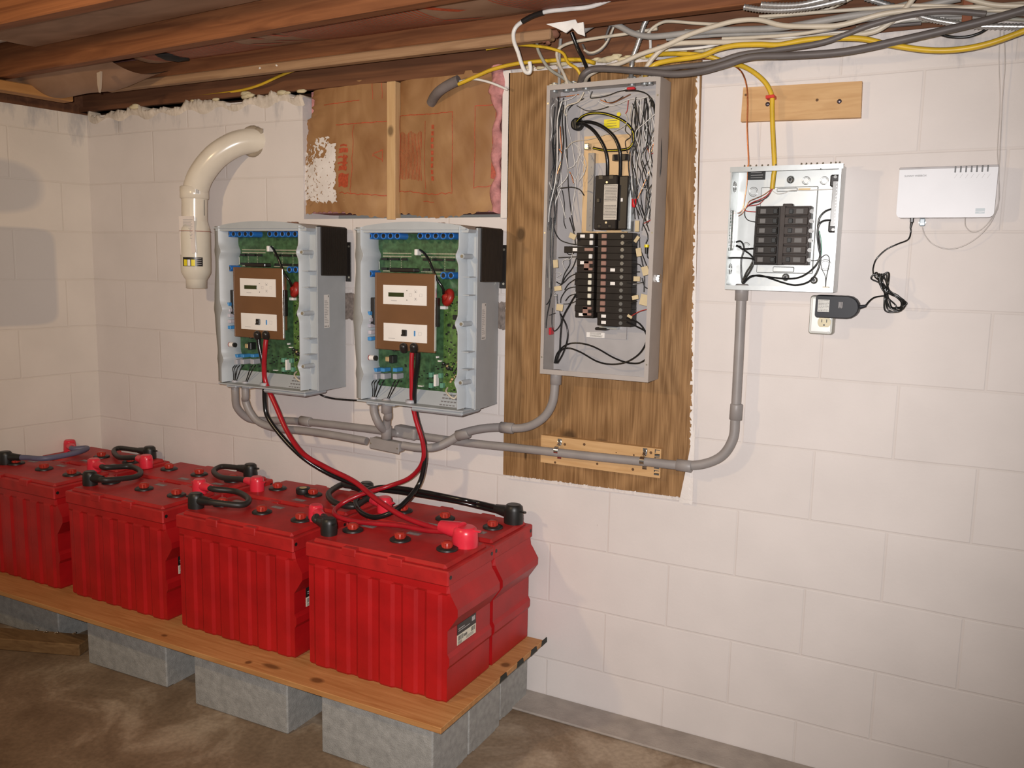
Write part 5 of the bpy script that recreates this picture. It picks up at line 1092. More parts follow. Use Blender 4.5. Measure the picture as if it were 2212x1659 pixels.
# small wires
def wr(pts, m, r=.0012, zf=Z3, y=None):
    P = [zf(q[0], q[1], q[2] if len(q) > 2 else (y if y else -.06)) for q in pts]; b = MB(); b.tube(P, r, 6, 6); b.build({'white_wire': 'white_wire', 'beige_jacket': 'white_wire', 'bare_copper': 'copper_wire', 'red_wire': 'red_wire', 'yellow_jacket': 'yellow_wire'}.get(m.name, 'black_wire'), m, t)
W3 = [
 ([(215, 420), (180, 480), (190, 700), (150, 900), (150, 1120), (190, 1255)], WIREW), ([(230, 370), (265, 450), (262, 700), (275, 900), (235, 1080), (240, 1240), (290, 1400), (320, 1530)], WIREW),
 ([(340, 420), (335, 600), (380, 800), (405, 960), (405, 1020), (350, 1050)], WIREW), ([(330, 860), (400, 790), (560, 765), (750, 705), (870, 650), (920, 590), (905, 520)], NMW),
 ([(225, 1250), (300, 1180), (345, 1100), (330, 960), (310, 880), (330, 850)], WIREW), ([(380, 1100), (420, 1190), (400, 1350), (380, 1500)], WIREW),
 ([(540, 300), (590, 345), (700, 330), (800, 320), (920, 270)], WIREW), ([(430, 330), (380, 370), (300, 395), (240, 395)], WIREW), ([(640, 400), (720, 440), (820, 430), (940, 380), (1050, 370), (1130, 355), (1200, 385)], WIREW),
 ([(500, 310), (445, 400), (340, 440), (310, 500), (330, 540)], NMW, .0022), ([(1190, 520), (1100, 600), (1010, 680), (1005, 760), (1040, 860), (1010, 1000), (1020, 1160), (1060, 1240), (1110, 1245)], WIREW),
 ([(1010, 390), (1060, 500), (1080, 640), (1060, 760), (1070, 900), (1050, 1010)], WIREW), ([(1050, 380), (1050, 520), (1090, 600), (1110, 700), (1090, 850)], WIREW), ([(1120, 380), (1160, 540), (1180, 640), (1190, 760), (1140, 860), (1150, 980), (1130, 1120)], WIREW),
 ([(960, 440), (945, 540), (950, 600), (985, 655), (1000, 655)], NMW), ([(1150, 1030), (1130, 960), (1140, 820), (1190, 700)], WIREW),
 ([(580, 300), (560, 360), (600, 365), (720, 345), (850, 300), (980, 290), (1100, 320), (1170, 400), (1200, 520), (1245, 700), (1240, 1100), (1150, 1300), (1080, 1560)], WIREB, .0014),
 ([(900, 300), (1020, 300), (1120, 340), (1160, 450)], WIREB), ([(500, 370), (380, 440), (330, 520), (320, 640), (330, 800), (340, 1000), (350, 1250), (380, 1500), (410, 1655)], WIREB, .0017),
 ([(430, 440), (530, 490), (640, 480), (740, 450)], WIREB), ([(1150, 380), (1200, 520), (1230, 640)], WIREB), ([(700, 380), (730, 410), (800, 400), (880, 350)], WIREB),
 ([(300, 430), (290, 600), (300, 760), (290, 900), (270, 1060), (230, 1250), (180, 1420), (170, 1650)], WIREB, .002), ([(280, 480), (250, 700), (240, 900), (230, 1100), (210, 1300), (215, 1500), (205, 1655)], WIREB, .002), ([(220, 450), (200, 700), (210, 1000), (200, 1250), (160, 1400), (150, 1655)], WIREB, .0018),
 ([(270, 1240), (380, 1230), (460, 1255), (500, 1310)], WIREB, .0017), ([(290, 1260), (310, 1400), (305, 1560), (325, 1630)], WIREB),
 ([(970, 420), (1000, 500), (990, 600), (1020, 700), (980, 800), (940, 900), (930, 1000), (940, 1130), (965, 1330)], WIREB, .0016), ([(1000, 430), (1020, 560), (1010, 680), (1000, 820), (960, 960), (975, 1130), (985, 1330)], WIREB, .0016),
 ([(1110, 420), (1090, 560), (1100, 700), (1120, 860), (1140, 980), (1180, 1100), (1140, 1300), (1090, 1500), (1060, 1650)], WIREB, .0015), ([(1090, 400), (1060, 600), (1030, 760), (1000, 900), (1010, 1080), (1015, 1330)], WIREB),
 ([(1190, 1140), (1150, 1330), (1170, 1480), (1100, 1600)], WIREB), ([(1010, 1440), (1030, 1540)], WIREB), ([(985, 1440), (995, 1540)], WIREB, .0014), ([(1040, 1400), (1080, 1500), (1130, 1655)], WIREB),
 ([(920, 600), (900, 680), (950, 740), (900, 790), (920, 900)], WIREB), ([(260, 860), (290, 920), (270, 1010), (240, 1100)], COPPER, .0018), ([(270, 640), (275, 760), (285, 870)], COPPER, .0016), ([(240, 360), (340, 350), (450, 330)], COPPER), ([(1200, 500), (1190, 680), (1170, 820), (1150, 890), (1110, 860)], COPPER), ([(1130, 1080), (1080, 1200), (1020, 1340)], COPPER),
 ([(660, 385), (760, 415), (850, 380), (950, 330)], COPPER), ([(360, 1080), (380, 1120), (400, 1200)], COPPER), ([(1170, 1400), (1160, 1530), (1080, 1580)], WIRER), ([(930, 380), (920, 480), (900, 520)], WIRER), ([(1110, 840), (1140, 910), (1190, 880)], WIRER),
 ([(395, 800), (470, 870), (440, 960), (400, 1020)], WIREW, .001), ([(430, 830), (460, 900), (430, 1000), (440, 1100), (400, 1200)], WIREW, .001), ([(470, 960), (510, 1060), (460, 1150)], WIREW, .001), ([(480, 900), (520, 1000), (500, 1100), (450, 1170)], WIREW, .001)]
rn = random.Random(21)
for it in W3:
    y = rn.uniform(-.088, -.045); wr(it[0], it[1], it[2] if len(it) > 2 else .0013, Z3, y)
for k in range(13):   # more of the right-hand bundle
    x = rn.uniform(985, 1190); P_ = [(x, 380 + rn.uniform(-30, 40))]
    for j in range(1, 7): P_.append((min(1200, max(960, x + rn.uniform(-45, 45))), 380 + j * 190 + rn.uniform(-40, 40)))
    wr(P_, rn.choice([WIREB, WIREB, WIREW, WIREB, WIREW]), .0015, Z3, rn.uniform(-.085, -.035))
for k in range(9):    # more of the left-hand bundle
    x = rn.uniform(180, 330); P_ = [(x, 380 + rn.uniform(-30, 40))]
    for j in range(1, 7): P_.append((min(340, max(155, x - 18 * j + rn.uniform(-30, 30))), 380 + j * 200 + rn.uniform(-40, 40)))
    wr(P_, rn.choice([WIREB, WIREB, WIREW, SED]), .0020, Z3, rn.uniform(-.085, -.035))
W4 = [
 ([(370, 0), (410, 140), (430, 260)], WIREB, .0018), ([(215, 0), (220, 120), (270, 215), (360, 255), (440, 268)], WIREB, .0017), ([(330, 330), (360, 365), (400, 360), (430, 330)], WIREB), ([(260, 400), (340, 395), (440, 390)], WIREB, .0016),
 ([(440, 400), (400, 500), (330, 590), (290, 660), (240, 640)], WIREB, .0018), ([(370, 400), (370, 470), (320, 560), (290, 660)], WIREB), ([(430, 560), (370, 590), (320, 640), (260, 690)], WIREB), ([(430, 610), (360, 660), (320, 720)], WIREB), ([(430, 690), (350, 710), (290, 790), (280, 850)], WIREB), ([(430, 760), (370, 780), (330, 830)], WIREB),
 ([(440, 830), (380, 855), (310, 860)], WIREB), ([(430, 770), (370, 870), (300, 1010), (280, 1180), (270, 1330), (230, 1450)], CABBLK, .0026), ([(280, 960), (340, 1080), (350, 1200), (310, 1340), (250, 1450)], CABBLK, .0024), ([(245, 760), (250, 850), (275, 950), (280, 1060), (220, 1130), (195, 1060), (200, 900)], WIREB, .0016),
 ([(220, 1450), (250, 1350), (340, 1265), (470, 1250), (620, 1290), (800, 1390), (930, 1440), (1050, 1450), (1130, 1410), (1160, 1370)], CABBLK, .0026), ([(240, 1450), (280, 1330), (360, 1300), (480, 1340), (640, 1430), (780, 1460), (930, 1440), (1060, 1360), (1130, 1250), (1140, 1150), (1050, 1090), (940, 1040)], CABBLK, .0026),
 ([(940, 1000), (1060, 1050), (1130, 1150), (1160, 1260)], CABBLK, .0026), ([(1000, 245), (960, 240), (920, 255)], WIREB), ([(1000, 315), (1040, 312)], WIREB, .0016), ([(990, 460), (1060, 465), (1090, 500)], WIREB, .0016), ([(990, 540), (1070, 540)], WIREB, .0016), ([(940, 650), (1040, 655), (1120, 640)], WIREB), ([(950, 760), (1020, 770)], WIREB, .0018), ([(970, 850), (1040, 830)], WIREB, .0016), ([(960, 920), (1020, 915), (1030, 935)], WIREB, .0016),
 ([(1060, 160), (1070, 330), (1100, 480), (1115, 600), (1110, 740)], WIREB, .0016), ([(1100, 60), (1150, 180), (1130, 260)], WIREB, .0016), ([(1140, 340), (1150, 400), (1180, 390), (1190, 300)], WIREB, .0015), ([(1080, 330), (1130, 460), (1180, 590)], WIREB), ([(1090, 600), (1120, 690), (1180, 710)], WIREB), ([(1180, 905), (1080, 930), (1020, 960), (970, 990)], WIRER, .0014), ([(1180, 700), (1150, 740)], WIRER),
 ([(190, 0), (180, 300), (185, 600), (180, 800), (150, 960), (135, 1100)], WIREB, .0018), ([(220, 0), (205, 260), (200, 560), (190, 760), (150, 860), (130, 850)], WIREB, .0017), ([(160, 0), (140, 300), (150, 600)], WIREB), ([(200, 60), (175, 420), (170, 700)], OLIVE, .002), ([(140, 970), (180, 970), (230, 950)], WIREB),
 ([(360, 405), (300, 440), (330, 530)], WIREW, .0009), ([(230, 545), (290, 560), (240, 600), (280, 625)], WIREW, .0009), ([(400, 350), (380, 410), (330, 420)], WIREW, .0009), ([(230, 745), (215, 775), (245, 775)], WIREW, .0009), ([(985, 665), (1100, 650), (1110, 610)], WIREW, .0009)]
for it in W4: wr(it[0], it[1], it[2] if len(it) > 2 else .0014, Z4, rn.uniform(-.085, -.055))
for k, (X, Y, w_, h_, rt) in enumerate([(400, 185, .011, .008, .4), (232, 460, .008, .012, -.1), (255, 705, .012, .007, -.15), (272, 895, .011, .010, .1), (1043, 85, .0065, .016, 0), (1040, 215, .005, .010, .6), (1060, 345, .008, .012, -.2), (1125, 530, .010, .013, -.3), (1040, 610, .010, .007, 0), (1115, 820, .013, .016, .2), (1025, 795, .010, .006, -.2), (970, 985, .008, .004, .5)]):
    p = Z4(X, Y, -.088); b = MB(); b.box((p.x - w_, -.0895, p.z - h_), (p.x + w_, -.087, p.z + h_), .0004, Matrix.Rotation(rt, 3, 'Y')); b.build('tape_flag', TAPE, t)
p = Z3(985, 1385, -.075); b = MB(); b.lathe([(.0075, 0), (.0068, .018), (.0045, .024)], p + Vector((0, 0, .012)), (0, 0, -1), 14); b.build('wire_nut', M('red_wire_nut', (.6, .015, .02), .35), t)
p = Z4(1137, 290, -.085); b = MB(); b.mat(YELLS); b.lathe([(.0068, 0), (.0062, .008)], p + Vector((0, 0, .006)), (0, 0, -1), 14); b.mat(BLACK); b.lathe([(.005, .008), (.004, .026)], p + Vector((0, 0, .006)), (0, 0, -1), 12); b.build('wire_nut', None, t)
# connectors on the top edge of the panel
for X in (215, 330, 400, 520, 965, 1085, 1135):
    p = Z3(X, 225, -.06); b = MB(); b.cyl((p.x, -.06, PZ1 - .012), (p.x, -.06, PZ1 + .006), .011, 14); b.cyl((p.x, -.06, PZ1 + .006), (p.x, -.06, PZ1 + .016), .009, 14); b.cyl((p.x - .013, -.066, PZ1 + .011), (p.x + .013, -.066, PZ1 + .011), .0025, 8); b.build('cable_clamp', GALV, t)
p = Z3(955, 275, -.085); b = MB(); b.box((p.x - .012, -.09, p.z - .003), (p.x + .012, -.075, p.z + .004), .002); b.build('red_tape', M('red_tag', (0, 0, 0)), t)

# ------------------------------------------------------------------ small galvanised panel
SX0, SX1, SZ0, SZ1, SYF = 2.184, 2.470, 1.395, 1.726, -.092
t = thing('sub_panel', 'small open galvanised breaker box between the plywood and the white device', 'breaker panel', ((SX0 + SX1) / 2, -.05, SZ0))
def Z5(X, Y, y): return at(1540 + X / 4.741, 330 + Y / 4.741, y)
b = MB(); h_ = .0018
b.box((SX0, SYF, SZ0), (SX0 + h_, -.002, SZ1)); b.box((SX1 - h_, SYF, SZ0), (SX1, -.002, SZ1)); b.box((SX0 + .0004, SYF + .0003, SZ0 + .0003), (SX1 - .0004, -.0023, SZ0 + h_)); b.box((SX0 + .0004, SYF + .0003, SZ1 - h_), (SX1 - .0004, -.0023, SZ1 - .0003))
b.box((SX0 - .002, SYF - .003, SZ1 - .012), (SX1 + .004, SYF + .002, SZ1 + .001)); b.box((SX1 - .006, SYF - .001, SZ0), (SX1, SYF + .001, SZ1 - .01)); b.box((SX0, SYF - .001, SZ0), (SX0 + .004, SYF + .001, SZ1 - .01)); b.box((SX0 + .003, SYF - .0014, SZ0 - .0004), (SX1 - .003, SYF + .0008, SZ0 + .012))
b.build('enclosure', GALV, t)
BPL = M('galvanised_back', (0.56, 0.58, 0.57), .42, .6, var=.05)
b = MB(); b.box((SX0, -.004, SZ0), (SX1, -.002, SZ1)); b.build('back_plate', BPL, t)
for X in (395, 1105): b = MB(); p = Z5(X, 165, SYF - .003); b.cyl((p.x, SYF - .0032, p.z), (p.x, SYF - .0042, p.z), .0016, 8); b.build('rim_hole', CHIP, t)
for X, Y, r_ in ((955, 285, .0105), (1140, 285, .0105), (415, 400, .0125), (340, 960, .011), (1150, 1150, .015)):
    p = Z5(X, Y, -.005); b = MB(); b.ring(p, (0, 1, 0), r_, .0009, 24, 6); b.ring(p, (0, 1, 0), r_ * .72, .0006, 24, 6); b.build('knockout', STEEL, t)
for Y in (350, 1190):
    for Yk in (Y,):
        p = Z5(240, Yk, -.04); b = MB(); b.ring((SX0 + .0022, -.045, p.z), (1, 0, 0), .015, .0009, 24, 6); b.ring((SX0 + .0022, -.045, p.z), (1, 0, 0), .010, .0008, 24, 6); b.build('knockout', STEEL, t)
for X, Y in ((795, 275), (745, 1275), (1035, 1305)):
    p = Z5(X, Y, -.006); b = MB(); b.mat(STEEL); b.lathe([(.0105, 0), (.009, .003), (.006, .005)], p, (0, -1, 0), 22); b.mat(CHIP); b.cyl(p + Vector((0, -.005, 0)), p + Vector((0, -.0056, 0)), .0042, 14); b.build('mounting_screw', None, t)
sticker('rating_label', 358, 190, 535, 275, Z5, -.006, CHIP, 3, INKL)
# raised mounting rails behind the breakers
b = MB(); p = Z5(495, 355, -.015); q = Z5(1020, 1240, -.015); b.box((p.x, -.017, q.z), (q.x, -.004, p.z), .002)
p = Z5(655, 362, -.02); q = Z5(865, 395, -.02); b.box((p.x, -.021, q.z), (q.x, -.016, p.z), .002); p = Z5(615, 1165, -.02); q = Z5(830, 1225, -.02); b.box((p.x, -.022, q.z), (q.x, -.016, p.z), .002); b.build('mounting_rail', BPL, t)
b = MB(); p = Z5(875, 365, -.022); q = Z5(995, 385, -.022); b.box((p.x, -.0215, q.z), (q.x, -.016, p.z)); b.build('bus_strip', BRASS, t)
for i in range(6):
    Y = 600 + 98.5 * i; sh = -6.5 * i
    for side in (0, 1):
        Xa, Xb = ((432, 694) if side == 0 else (712, 1000)); Xa += sh; Xb += sh * .9
        yf = -.066; p = Z5(Xa, Y, yf); q = Z5(Xb, Y, yf); zc = p.z; hh = .0143
        b = MB(); b.box((p.x, -.058, zc - hh), (q.x, -.017, zc + hh), .001); b.box((p.x + .006, yf, zc - hh * .72), (q.x - .006, -.05, zc + hh * .72), .0015)
        k = b.build('circuit_breaker', DBRN if side else BROWNPL, t)
        b = MB(); c = Z5((800 if side else 640) + sh, Y, yf - .003); b.box((c.x - .0055, yf - .0048, zc - .0062), (c.x + .0055, yf + .001, zc + .0062), .001); b.build('handle', CHIP, k)
        b = MB(); c = Z5((890 if side else 515) + sh, Y, yf); b.box((c.x - (.0095 if side else .0075), yf - .0009, zc - .0062), (c.x + (.0095 if side else .0075), yf + .001, zc + .0062), .0005); b.build('window', M('smoked_window', (.17, .165, .16), .2), k)
        if side:
            b = MB(); c = Z5(990 + sh * .9, Y, -.055); b.cyl((q.x + .002, -.0595, zc), (q.x + .002, -.048, zc), .0056, 14); b.build('terminal_screw', STEEL, k)
b = MB(); p = Z5(690, 545, -.062); q = Z5(735, 1150, -.062); b.box((p.x + .002, -.067, q.z), (q.x - .006, -.03, p.z), .001); p = Z5(720, 522, -.05); q = Z5(820, 560, -.05); b.box((p.x, -.056, q.z), (q.x, -.03, p.z), .002); b.build('bus_spine', DBRN, t)
# neutral bar at right, on black insulators; ground bar at left
b = MB(); p = Z5(1232, 290, -.045); q = Z5(1272, 755, -.045); b.box((p.x, -.050, q.z), (q.x, -.038, p.z), .001)
for k in range(14): z = p.z - (p.z - q.z) * (k + .5) / 14; b.cyl(((p.x + q.x) / 2, -.0502, z), ((p.x + q.x) / 2, -.0525, z), .0024, 8)
b.build('neutral_bar', STEEL, t)
for X0_, Y0_, X1_, Y1_ in ((1205, 225, 1300, 345), (1185, 700, 1285, 815)):
    p = Z5(X0_, Y0_, -.04); q = Z5(X1_, Y1_, -.04); b = MB(); b.mat(BLKPL); b.box((p.x, -.042, q.z), (q.x, -.006, p.z), .003); b.mat(STEEL); b.cyl(((p.x + q.x) / 2, -.0425, q.z + .007 if Y0_ > 500 else p.z - .006), ((p.x + q.x) / 2, -.0445, q.z + .007 if Y0_ > 500 else p.z - .006), .0042, 12); b.build('bar_insulator', None, t)
b = MB(); p = Z5(180, 590, -.085); q = Z5(225, 1000, -.085); b.mat(STEEL); b.box((SX0 + .002, -.085, q.z), (SX0 + .012, -.066, p.z), .001); b.mat(M('ground_green', (.03, .10, .06), .5))
for k in range(12):
    z = p.z - (p.z - q.z) * (k + .5) / 12
    for xx in (.0045, .0095): b.cyl((SX0 + xx, -.0852, z), (SX0 + xx, -.0862, z), .0013, 8)
b.build('ground_bar', None, t)
for X in (320, 380, 440, 500, 560, 640, 900, 950, 1000, 1060, 1120, 1200, 1250, 1290):
    p = Z5(X, 120, -.05); b = MB(); b.cyl((p.x, -.05, SZ1), (p.x, -.05, SZ1 + .006), .0042, 10); b.cyl((p.x, -.05, SZ1 + .004), (p.x + .003, -.058, SZ1 + .009), .0018, 6); b.build('cover_screw', BAREST, t)
def w5(pts, m, r=.0016, y=-.05): wr(pts, m, r, Z5, y)
_t = t
for pts, m, r_, y in [
 ([(610, 370), (575, 420), (500, 470), (400, 510), (350, 550), (320, 580), (350, 598), (440, 605)], WIRER, .0013, -.06), ([(605, 375), (560, 450), (480, 495), (400, 520), (335, 570), (325, 640), (360, 690), (435, 708)], WIREB, .0013, -.055), ([(600, 370), (520, 430), (430, 470), (370, 500), (330, 570), (300, 620), (260, 650)], COPPER, .001, -.065), ([(600, 375), (560, 430), (480, 520), (400, 540), (350, 545)], WIRER, .0012, -.05),
 ([(355, 130), (350, 300), (330, 440), (310, 560), (280, 610), (250, 618)], COPPER, .0012, -.06),
 ([(235, 915), (280, 905), (310, 940), (315, 1000), (290, 1100), (290, 1230), (300, 1330)], CABBLK, .0024, -.06), ([(235, 955), (280, 960), (300, 985), (415, 980)], CABBLK, .0024, -.065), ([(240, 945), (290, 980), (380, 1040), (410, 1090), (390, 1150), (340, 1230), (300, 1330)], CABBLK, .0026, -.06), ([(160, 1078), (260, 1075), (400, 1085), (415, 1130), (380, 1210), (320, 1300), (300, 1335)], CABBLK, .0024, -.068),
 ([(1220, 575), (1150, 600), (1090, 670), (1075, 790), (1090, 900), (1100, 1010), (1080, 1110), (1010, 1200), (900, 1270), (780, 1290), (640, 1280), (500, 1265), (400, 1260), (330, 1310), (300, 1340)], CABBLK, .0026, -.045), ([(1215, 690), (1140, 695), (1090, 730), (1070, 820), (1080, 950), (1100, 1090), (1060, 1230), (980, 1320), (850, 1355), (720, 1330), (600, 1290), (480, 1255), (380, 1275), (310, 1340)], CABBLK, .0026, -.052),
 ([(975, 1105), (1040, 1105), (1090, 1090), (1150, 1045), (1185, 1065), (1190, 1130), (1165, 1260), (1150, 1390)], WIREB, .0011, -.04), ([(1100, 1120), (1120, 1200), (1150, 1270), (1150, 1390)], WIREB, .0009, -.04), ([(1090, 800), (1110, 920), (1110, 1040), (1080, 1110)], M('green_wire', (.08, .40, .25), .4), .0009, -.03), ([(600, 380), (660, 420), (740, 410), (800, 385), (950, 385), (1100, 378), (1230, 372)], WIREW, .0012, -.028)]:
    t = _t; w5(pts, m, r_, y)
b = MB(); p = Z5(1155, 1395, -.06); b.mat(BRASS); b.box((p.x - .008, -.066, SZ0 + .004), (p.x + .008, -.05, SZ0 + .014), .001); b.mat(STEEL); b.box((p.x - .014, -.072, SZ0 - .001), (p.x + .014, -.045, SZ0 + .005), .001); b.build('cord_clamp', None, _t)

# ------------------------------------------------------------------ pine block, upper right
t = thing('mounting_block', 'bare pine board screwed to the white wall above the small breaker box', 'wood block', at(1730, 220, -.01))
b = MB(); b.mat(PINE); b.prism([(2.186, 1.859), (2.499, 1.852), (2.496, 1.944), (2.188, 1.951)], 'y', -.020, 0.0)
b.mat(M('screw_hole', (0, 0, 0))); p = at(1765, 216, -.0203); b.cyl(p, p + Vector((0, .0008, 0)), .004, 10); p = at(1611, 205, -.0203); b.cyl(p, p + Vector((0, .0008, 0)), .0035, 10); b.build('board', None, t)
for u, v in ((1813, 219), (1658, 225)): p = at(u, v, -.0205); b = MB(); b.lathe([(.0062, 0), (.005, .002), (.001, .0025)], p + Vector((0, .0005, 0)), (0, -1, 0), 14); b.build('screw', M('dark_screw', (.15, .13, .15), .35, .8), t)

# ------------------------------------------------------------------ white monitoring device
t = thing('monitoring_device', 'flat white rectangular device with seven slots on the wall at right', 'device', (2.715, -.03, 1.590))
def Z6(X, Y, y): return at(1720 + X / 4.046, 330 + Y / 4.046, y)
DX0, DX1, DZ0, DZ1, DY = 2.605, 2.826, 1.590, 1.7155, -.050
b = MB(); r_ = .012; poly = []
for cx, cz, a0_ in ((DX1 - r_, DZ0 + r_, -90),): 
    for k in range(7): a = R(a0_ + 15 * k); poly.append((cx + r_ * math.cos(a), cz + r_ * math.sin(a)))
poly += [(DX1, DZ1), (DX0, DZ1)]
for k in range(7): a = R(180 + 15 * k); poly.append((DX0 + r_ + r_ * math.cos(a), DZ0 + r_ + r_ * math.sin(a)))
b.prism(poly, 'y', DY, -.006); o = b.build('shell', WEBW, t)
b = MB(); b.box((DX0 - .0004, DY - .0004, DZ1 - .0052), (DX1 + .0004, -.006, DZ1 + .0005), .0008)
b.build('top_band', WEBG, t)
for k in range(7):
    c = Z6(1392 + 47.2 * k, 135, DY); b = MB(); b.box((c.x - .0017, DY - .0008, DZ1 - .0155), (c.x + .0017, DY + .003, DZ1 - .0004), .0004); b.build('indicator_slot', CHIP, t)
b = MB()
for k in range(7):
    c = Z6(1380 + 48 * k, 222, DY); b.add([(c.x, DY - .0003, c.z), (c.x + .0006, DY - .0003, c.z), (c.x + .0066, DY - .0003, c.z + .0105), (c.x + .006, DY - .0003, c.z + .0105)], [[0, 1, 2, 3]])
b.build('indicator_legend', INKL, t)
b = MB(); c = Z6(945, 212, DY - .0004); text(b, 'SUNNY WEBBOX', .0066, (c.x, DY - .0004, c.z), (1, 0, 0), (0, 0, 1), .0003); b.build('lettering', M('mid_grey_ink', (.14, .13, .13), .5), t)
b = MB(); c = Z6(1563, 532, DY); q = Z6(1650, 485, DY); b.mat(LOGOG); b.box((c.x, DY - .0004, c.z), (q.x, DY + .001, q.z)); b.mat(WEBW)
xm = (c.x + q.x) / 2; zm = (c.z + q.z) / 2; b.box((c.x, DY - .0006, zm - .0012), (q.x, DY, zm - .0004)); b.add([(xm - .004, DY - .0006, c.z + .002), (q.x - .001, DY - .0006, zm - .001), (q.x - .001, DY - .0006, zm - .002), (xm - .001, DY - .0006, c.z + .002)], [[0, 1, 2, 3]])
b.mat(LOGOG); b.build('emblem', None, t)
# cords of the device
c1 = Z6(1013, 572, -.03); b = MB(); b.box((c1.x - .0045, -.036, c1.z - .012), (c1.x + .0045, -.024, c1.z + .004), .002); b.cyl(c1 + Vector((-.0005, 0, -.012)), c1 + Vector((-.002, 0, -.026)), .0035, 10, .0022)
b.build('power_plug', BLKPL, t)
c2 = Z6(1102, 610, -.03); b = MB(); b.mat(M('clear_plug', (.32, .40, .45), .2)); b.box((c2.x - .0065, -.038, c2.z - .009), (c2.x + .0065, -.024, c2.z + .010), .002); b.mat(STEEL); b.box((c2.x - .0085, -.036, c2.z - .002), (c2.x + .0085, -.026, c2.z + .001)); b.box((c2.x - .0045, -.0392, c2.z - .006), (c2.x + .0045, -.0375, c2.z - .003)); b.build('network_plug', None, t)
def cord(name, label, pts, m, r, cat='cable', n=8):
    b = MB(); b.tube(pts, r, n, 8); return tag(b.build(name, m), label, cat)
cord('network_cable', 'thin pale network cable hanging in a wide loop under the white device', [Z6(1102, 652, -.03), Z6(1125, 720, -.025), Z6(1190, 795, -.02), Z6(1300, 838, -.02), Z6(1430, 825, -.02), Z6(1570, 750, -.02), Z6(1680, 640, -.02), Z6(1735, 540, -.02), Z6(1768, 440, -.014), Z6(1772, 200, -.012), at(2160, 330, -.012), at(2165, 221, -.012), at(2171, 138, -.014), at(2168, 60, -.02), at(2166, 20, -.05)], CLEAR, .0013)
cord('network_cable', 'thin pale network cable in a small tight loop at the right under the white device', [Z6(1475, 570, -.03), Z6(1480, 640, -.025), Z6(1530, 690, -.02), Z6(1600, 680, -.018), Z6(1680, 610, -.018), Z6(1745, 500, -.015), Z6(1776, 380, -.010), Z6(1766, 120, -.008), at(2155, 320, -.008), at(2160, 221, -.008), at(2158, 120, -.010), at(2162, 50, -.03)], CLEAR, .0012)

# ------------------------------------------------------------------ outlet and power adapter
t = thing('wall_outlet', 'white electrical outlet with an ivory socket below the black adapter', 'outlet', at(1781, 690, 0))
p = at(1757, 612, -.004); q = at(1803, 722, -.004); b = MB(); b.mat(M('outlet_rim', (.40, .38, .33), .4, .4)); b.box((p.x, -.042, q.z), (q.x, 0, q.z + .105), .007, None, 3); b.build('box', None, t)
b = MB(); b.box((p.x + .003, -.0445, q.z + .003), (q.x - .003, -.040, q.z + .102), .005, None, 2); b.build('cover_plate', M('plate_white', (.74, .75, .72), .3, .2, var=.03), t)
c = at(1780.5, 696, -.045); b = MB(); b.mat(IVORY); pts = []
for k in range(28):
    a = 2 * math.pi * k / 28; pts.append((c.x + .0172 * math.cos(a), c.z + max(-.0135, min(.0135, .0172 * math.sin(a)))))
b.prism(pts, 'y', -.0465, -.043); b.mat(CHIP)
for dx in (-.0062, .0062): b.box((c.x + dx - .0011, -.0469, c.z - .0005), (c.x + dx + .0011, -.0463, c.z + .0075))
b.cyl((c.x, -.0469, c.z - .0075), (c.x, -.0463, c.z - .0075), .0024, 12); b.build('receptacle', None, t)
b = MB(); c = at(1789, 717, -.045); b.cyl((c.x, -.046, c.z), (c.x, -.044, c.z), .002, 10); b.build('screw', STEEL, t)
t = thing('power_adapter', 'black wall-plug power adapter covering the upper half of the outlet', 'power adapter', at(1800, 662, -.07))
ay = -.085; p0_ = at(1763, 637, ay); p1_ = at(1854, 690, ay); zc = (p0_.z + p1_.z) / 2; hh = (p0_.z - p1_.z) / 2
def pro(sc, y):
    out = []; xa = p0_.x; xb = p1_.x; rx = .030
    for k in range(9): a = R(-90 + 22.5 * k); out.append((xb - rx + rx * math.cos(a) * sc, y, zc + hh * math.sin(a) * sc))
    for k in range(5): a = R(90 + 22.5 * k); out.append((xa + .006 + .006 * math.cos(a), y, zc + (hh - .006) * sc + .006 * math.sin(a)))
    for k in range(5): a = R(180 + 22.5 * k); out.append((xa + .006 + .006 * math.cos(a), y, zc - (hh - .006) * sc + .006 * math.sin(a)))
    return out
lv = [pro(1.0, -.0475), pro(1.0, -.078), pro(.97, -.084), pro(.90, -.087)]; n = len(lv[0]); b = MB(); vs = [v for l_ in lv for v in l_]
b.add(vs, [[i * n + k, i * n + (k + 1) % n, (i + 1) * n + (k + 1) % n, (i + 1) * n + k] for i in range(3) for k in range(n)], True); b.add(lv[0], [list(range(n))]); b.add(lv[-1], [list(range(n))])
b.build('housing', ADAPT, t)
def Zp(X, Y): return Z6(X, Y, -.0875)
b = MB(); q0 = Zp(192, 1282); q1 = Zp(285, 1392); b.mat(M('silver_print', (.60, .60, .56), .4)); b.box((q0.x, -.0878, q1.z), (q1.x, -.0868, q0.z)); b.mat(INK); rn = random.Random(4)
for k in range(8):
    z = q0.z - (q0.z - q1.z) * (k + .6) / 8.4; x = q0.x + .002
    while x < q1.x - .003: w_ = rn.uniform(.001, .004); b.box((x, -.0881, z - .0007), (x + w_, -.0877, z + .0005)); x += w_ + .001
b.mat(INKL); q0 = Zp(372, 1300)
for k in range(6): b.box((q0.x + .0018 * k, -.0878, q0.z - .018 + .002 * (k % 2)), (q0.x + .0018 * k + .0008, -.0868, q0.z - .001))
b.build('rating_print', None, t)
e = at(1856, 664, -.065); b = MB(); b.lathe([(.0062, 0), (.0045, .012), (.0032, .020)], e + Vector((-.003, 0, 0)), (1, 0, .25), 12); b.build('strain_relief', ADAPT, t)
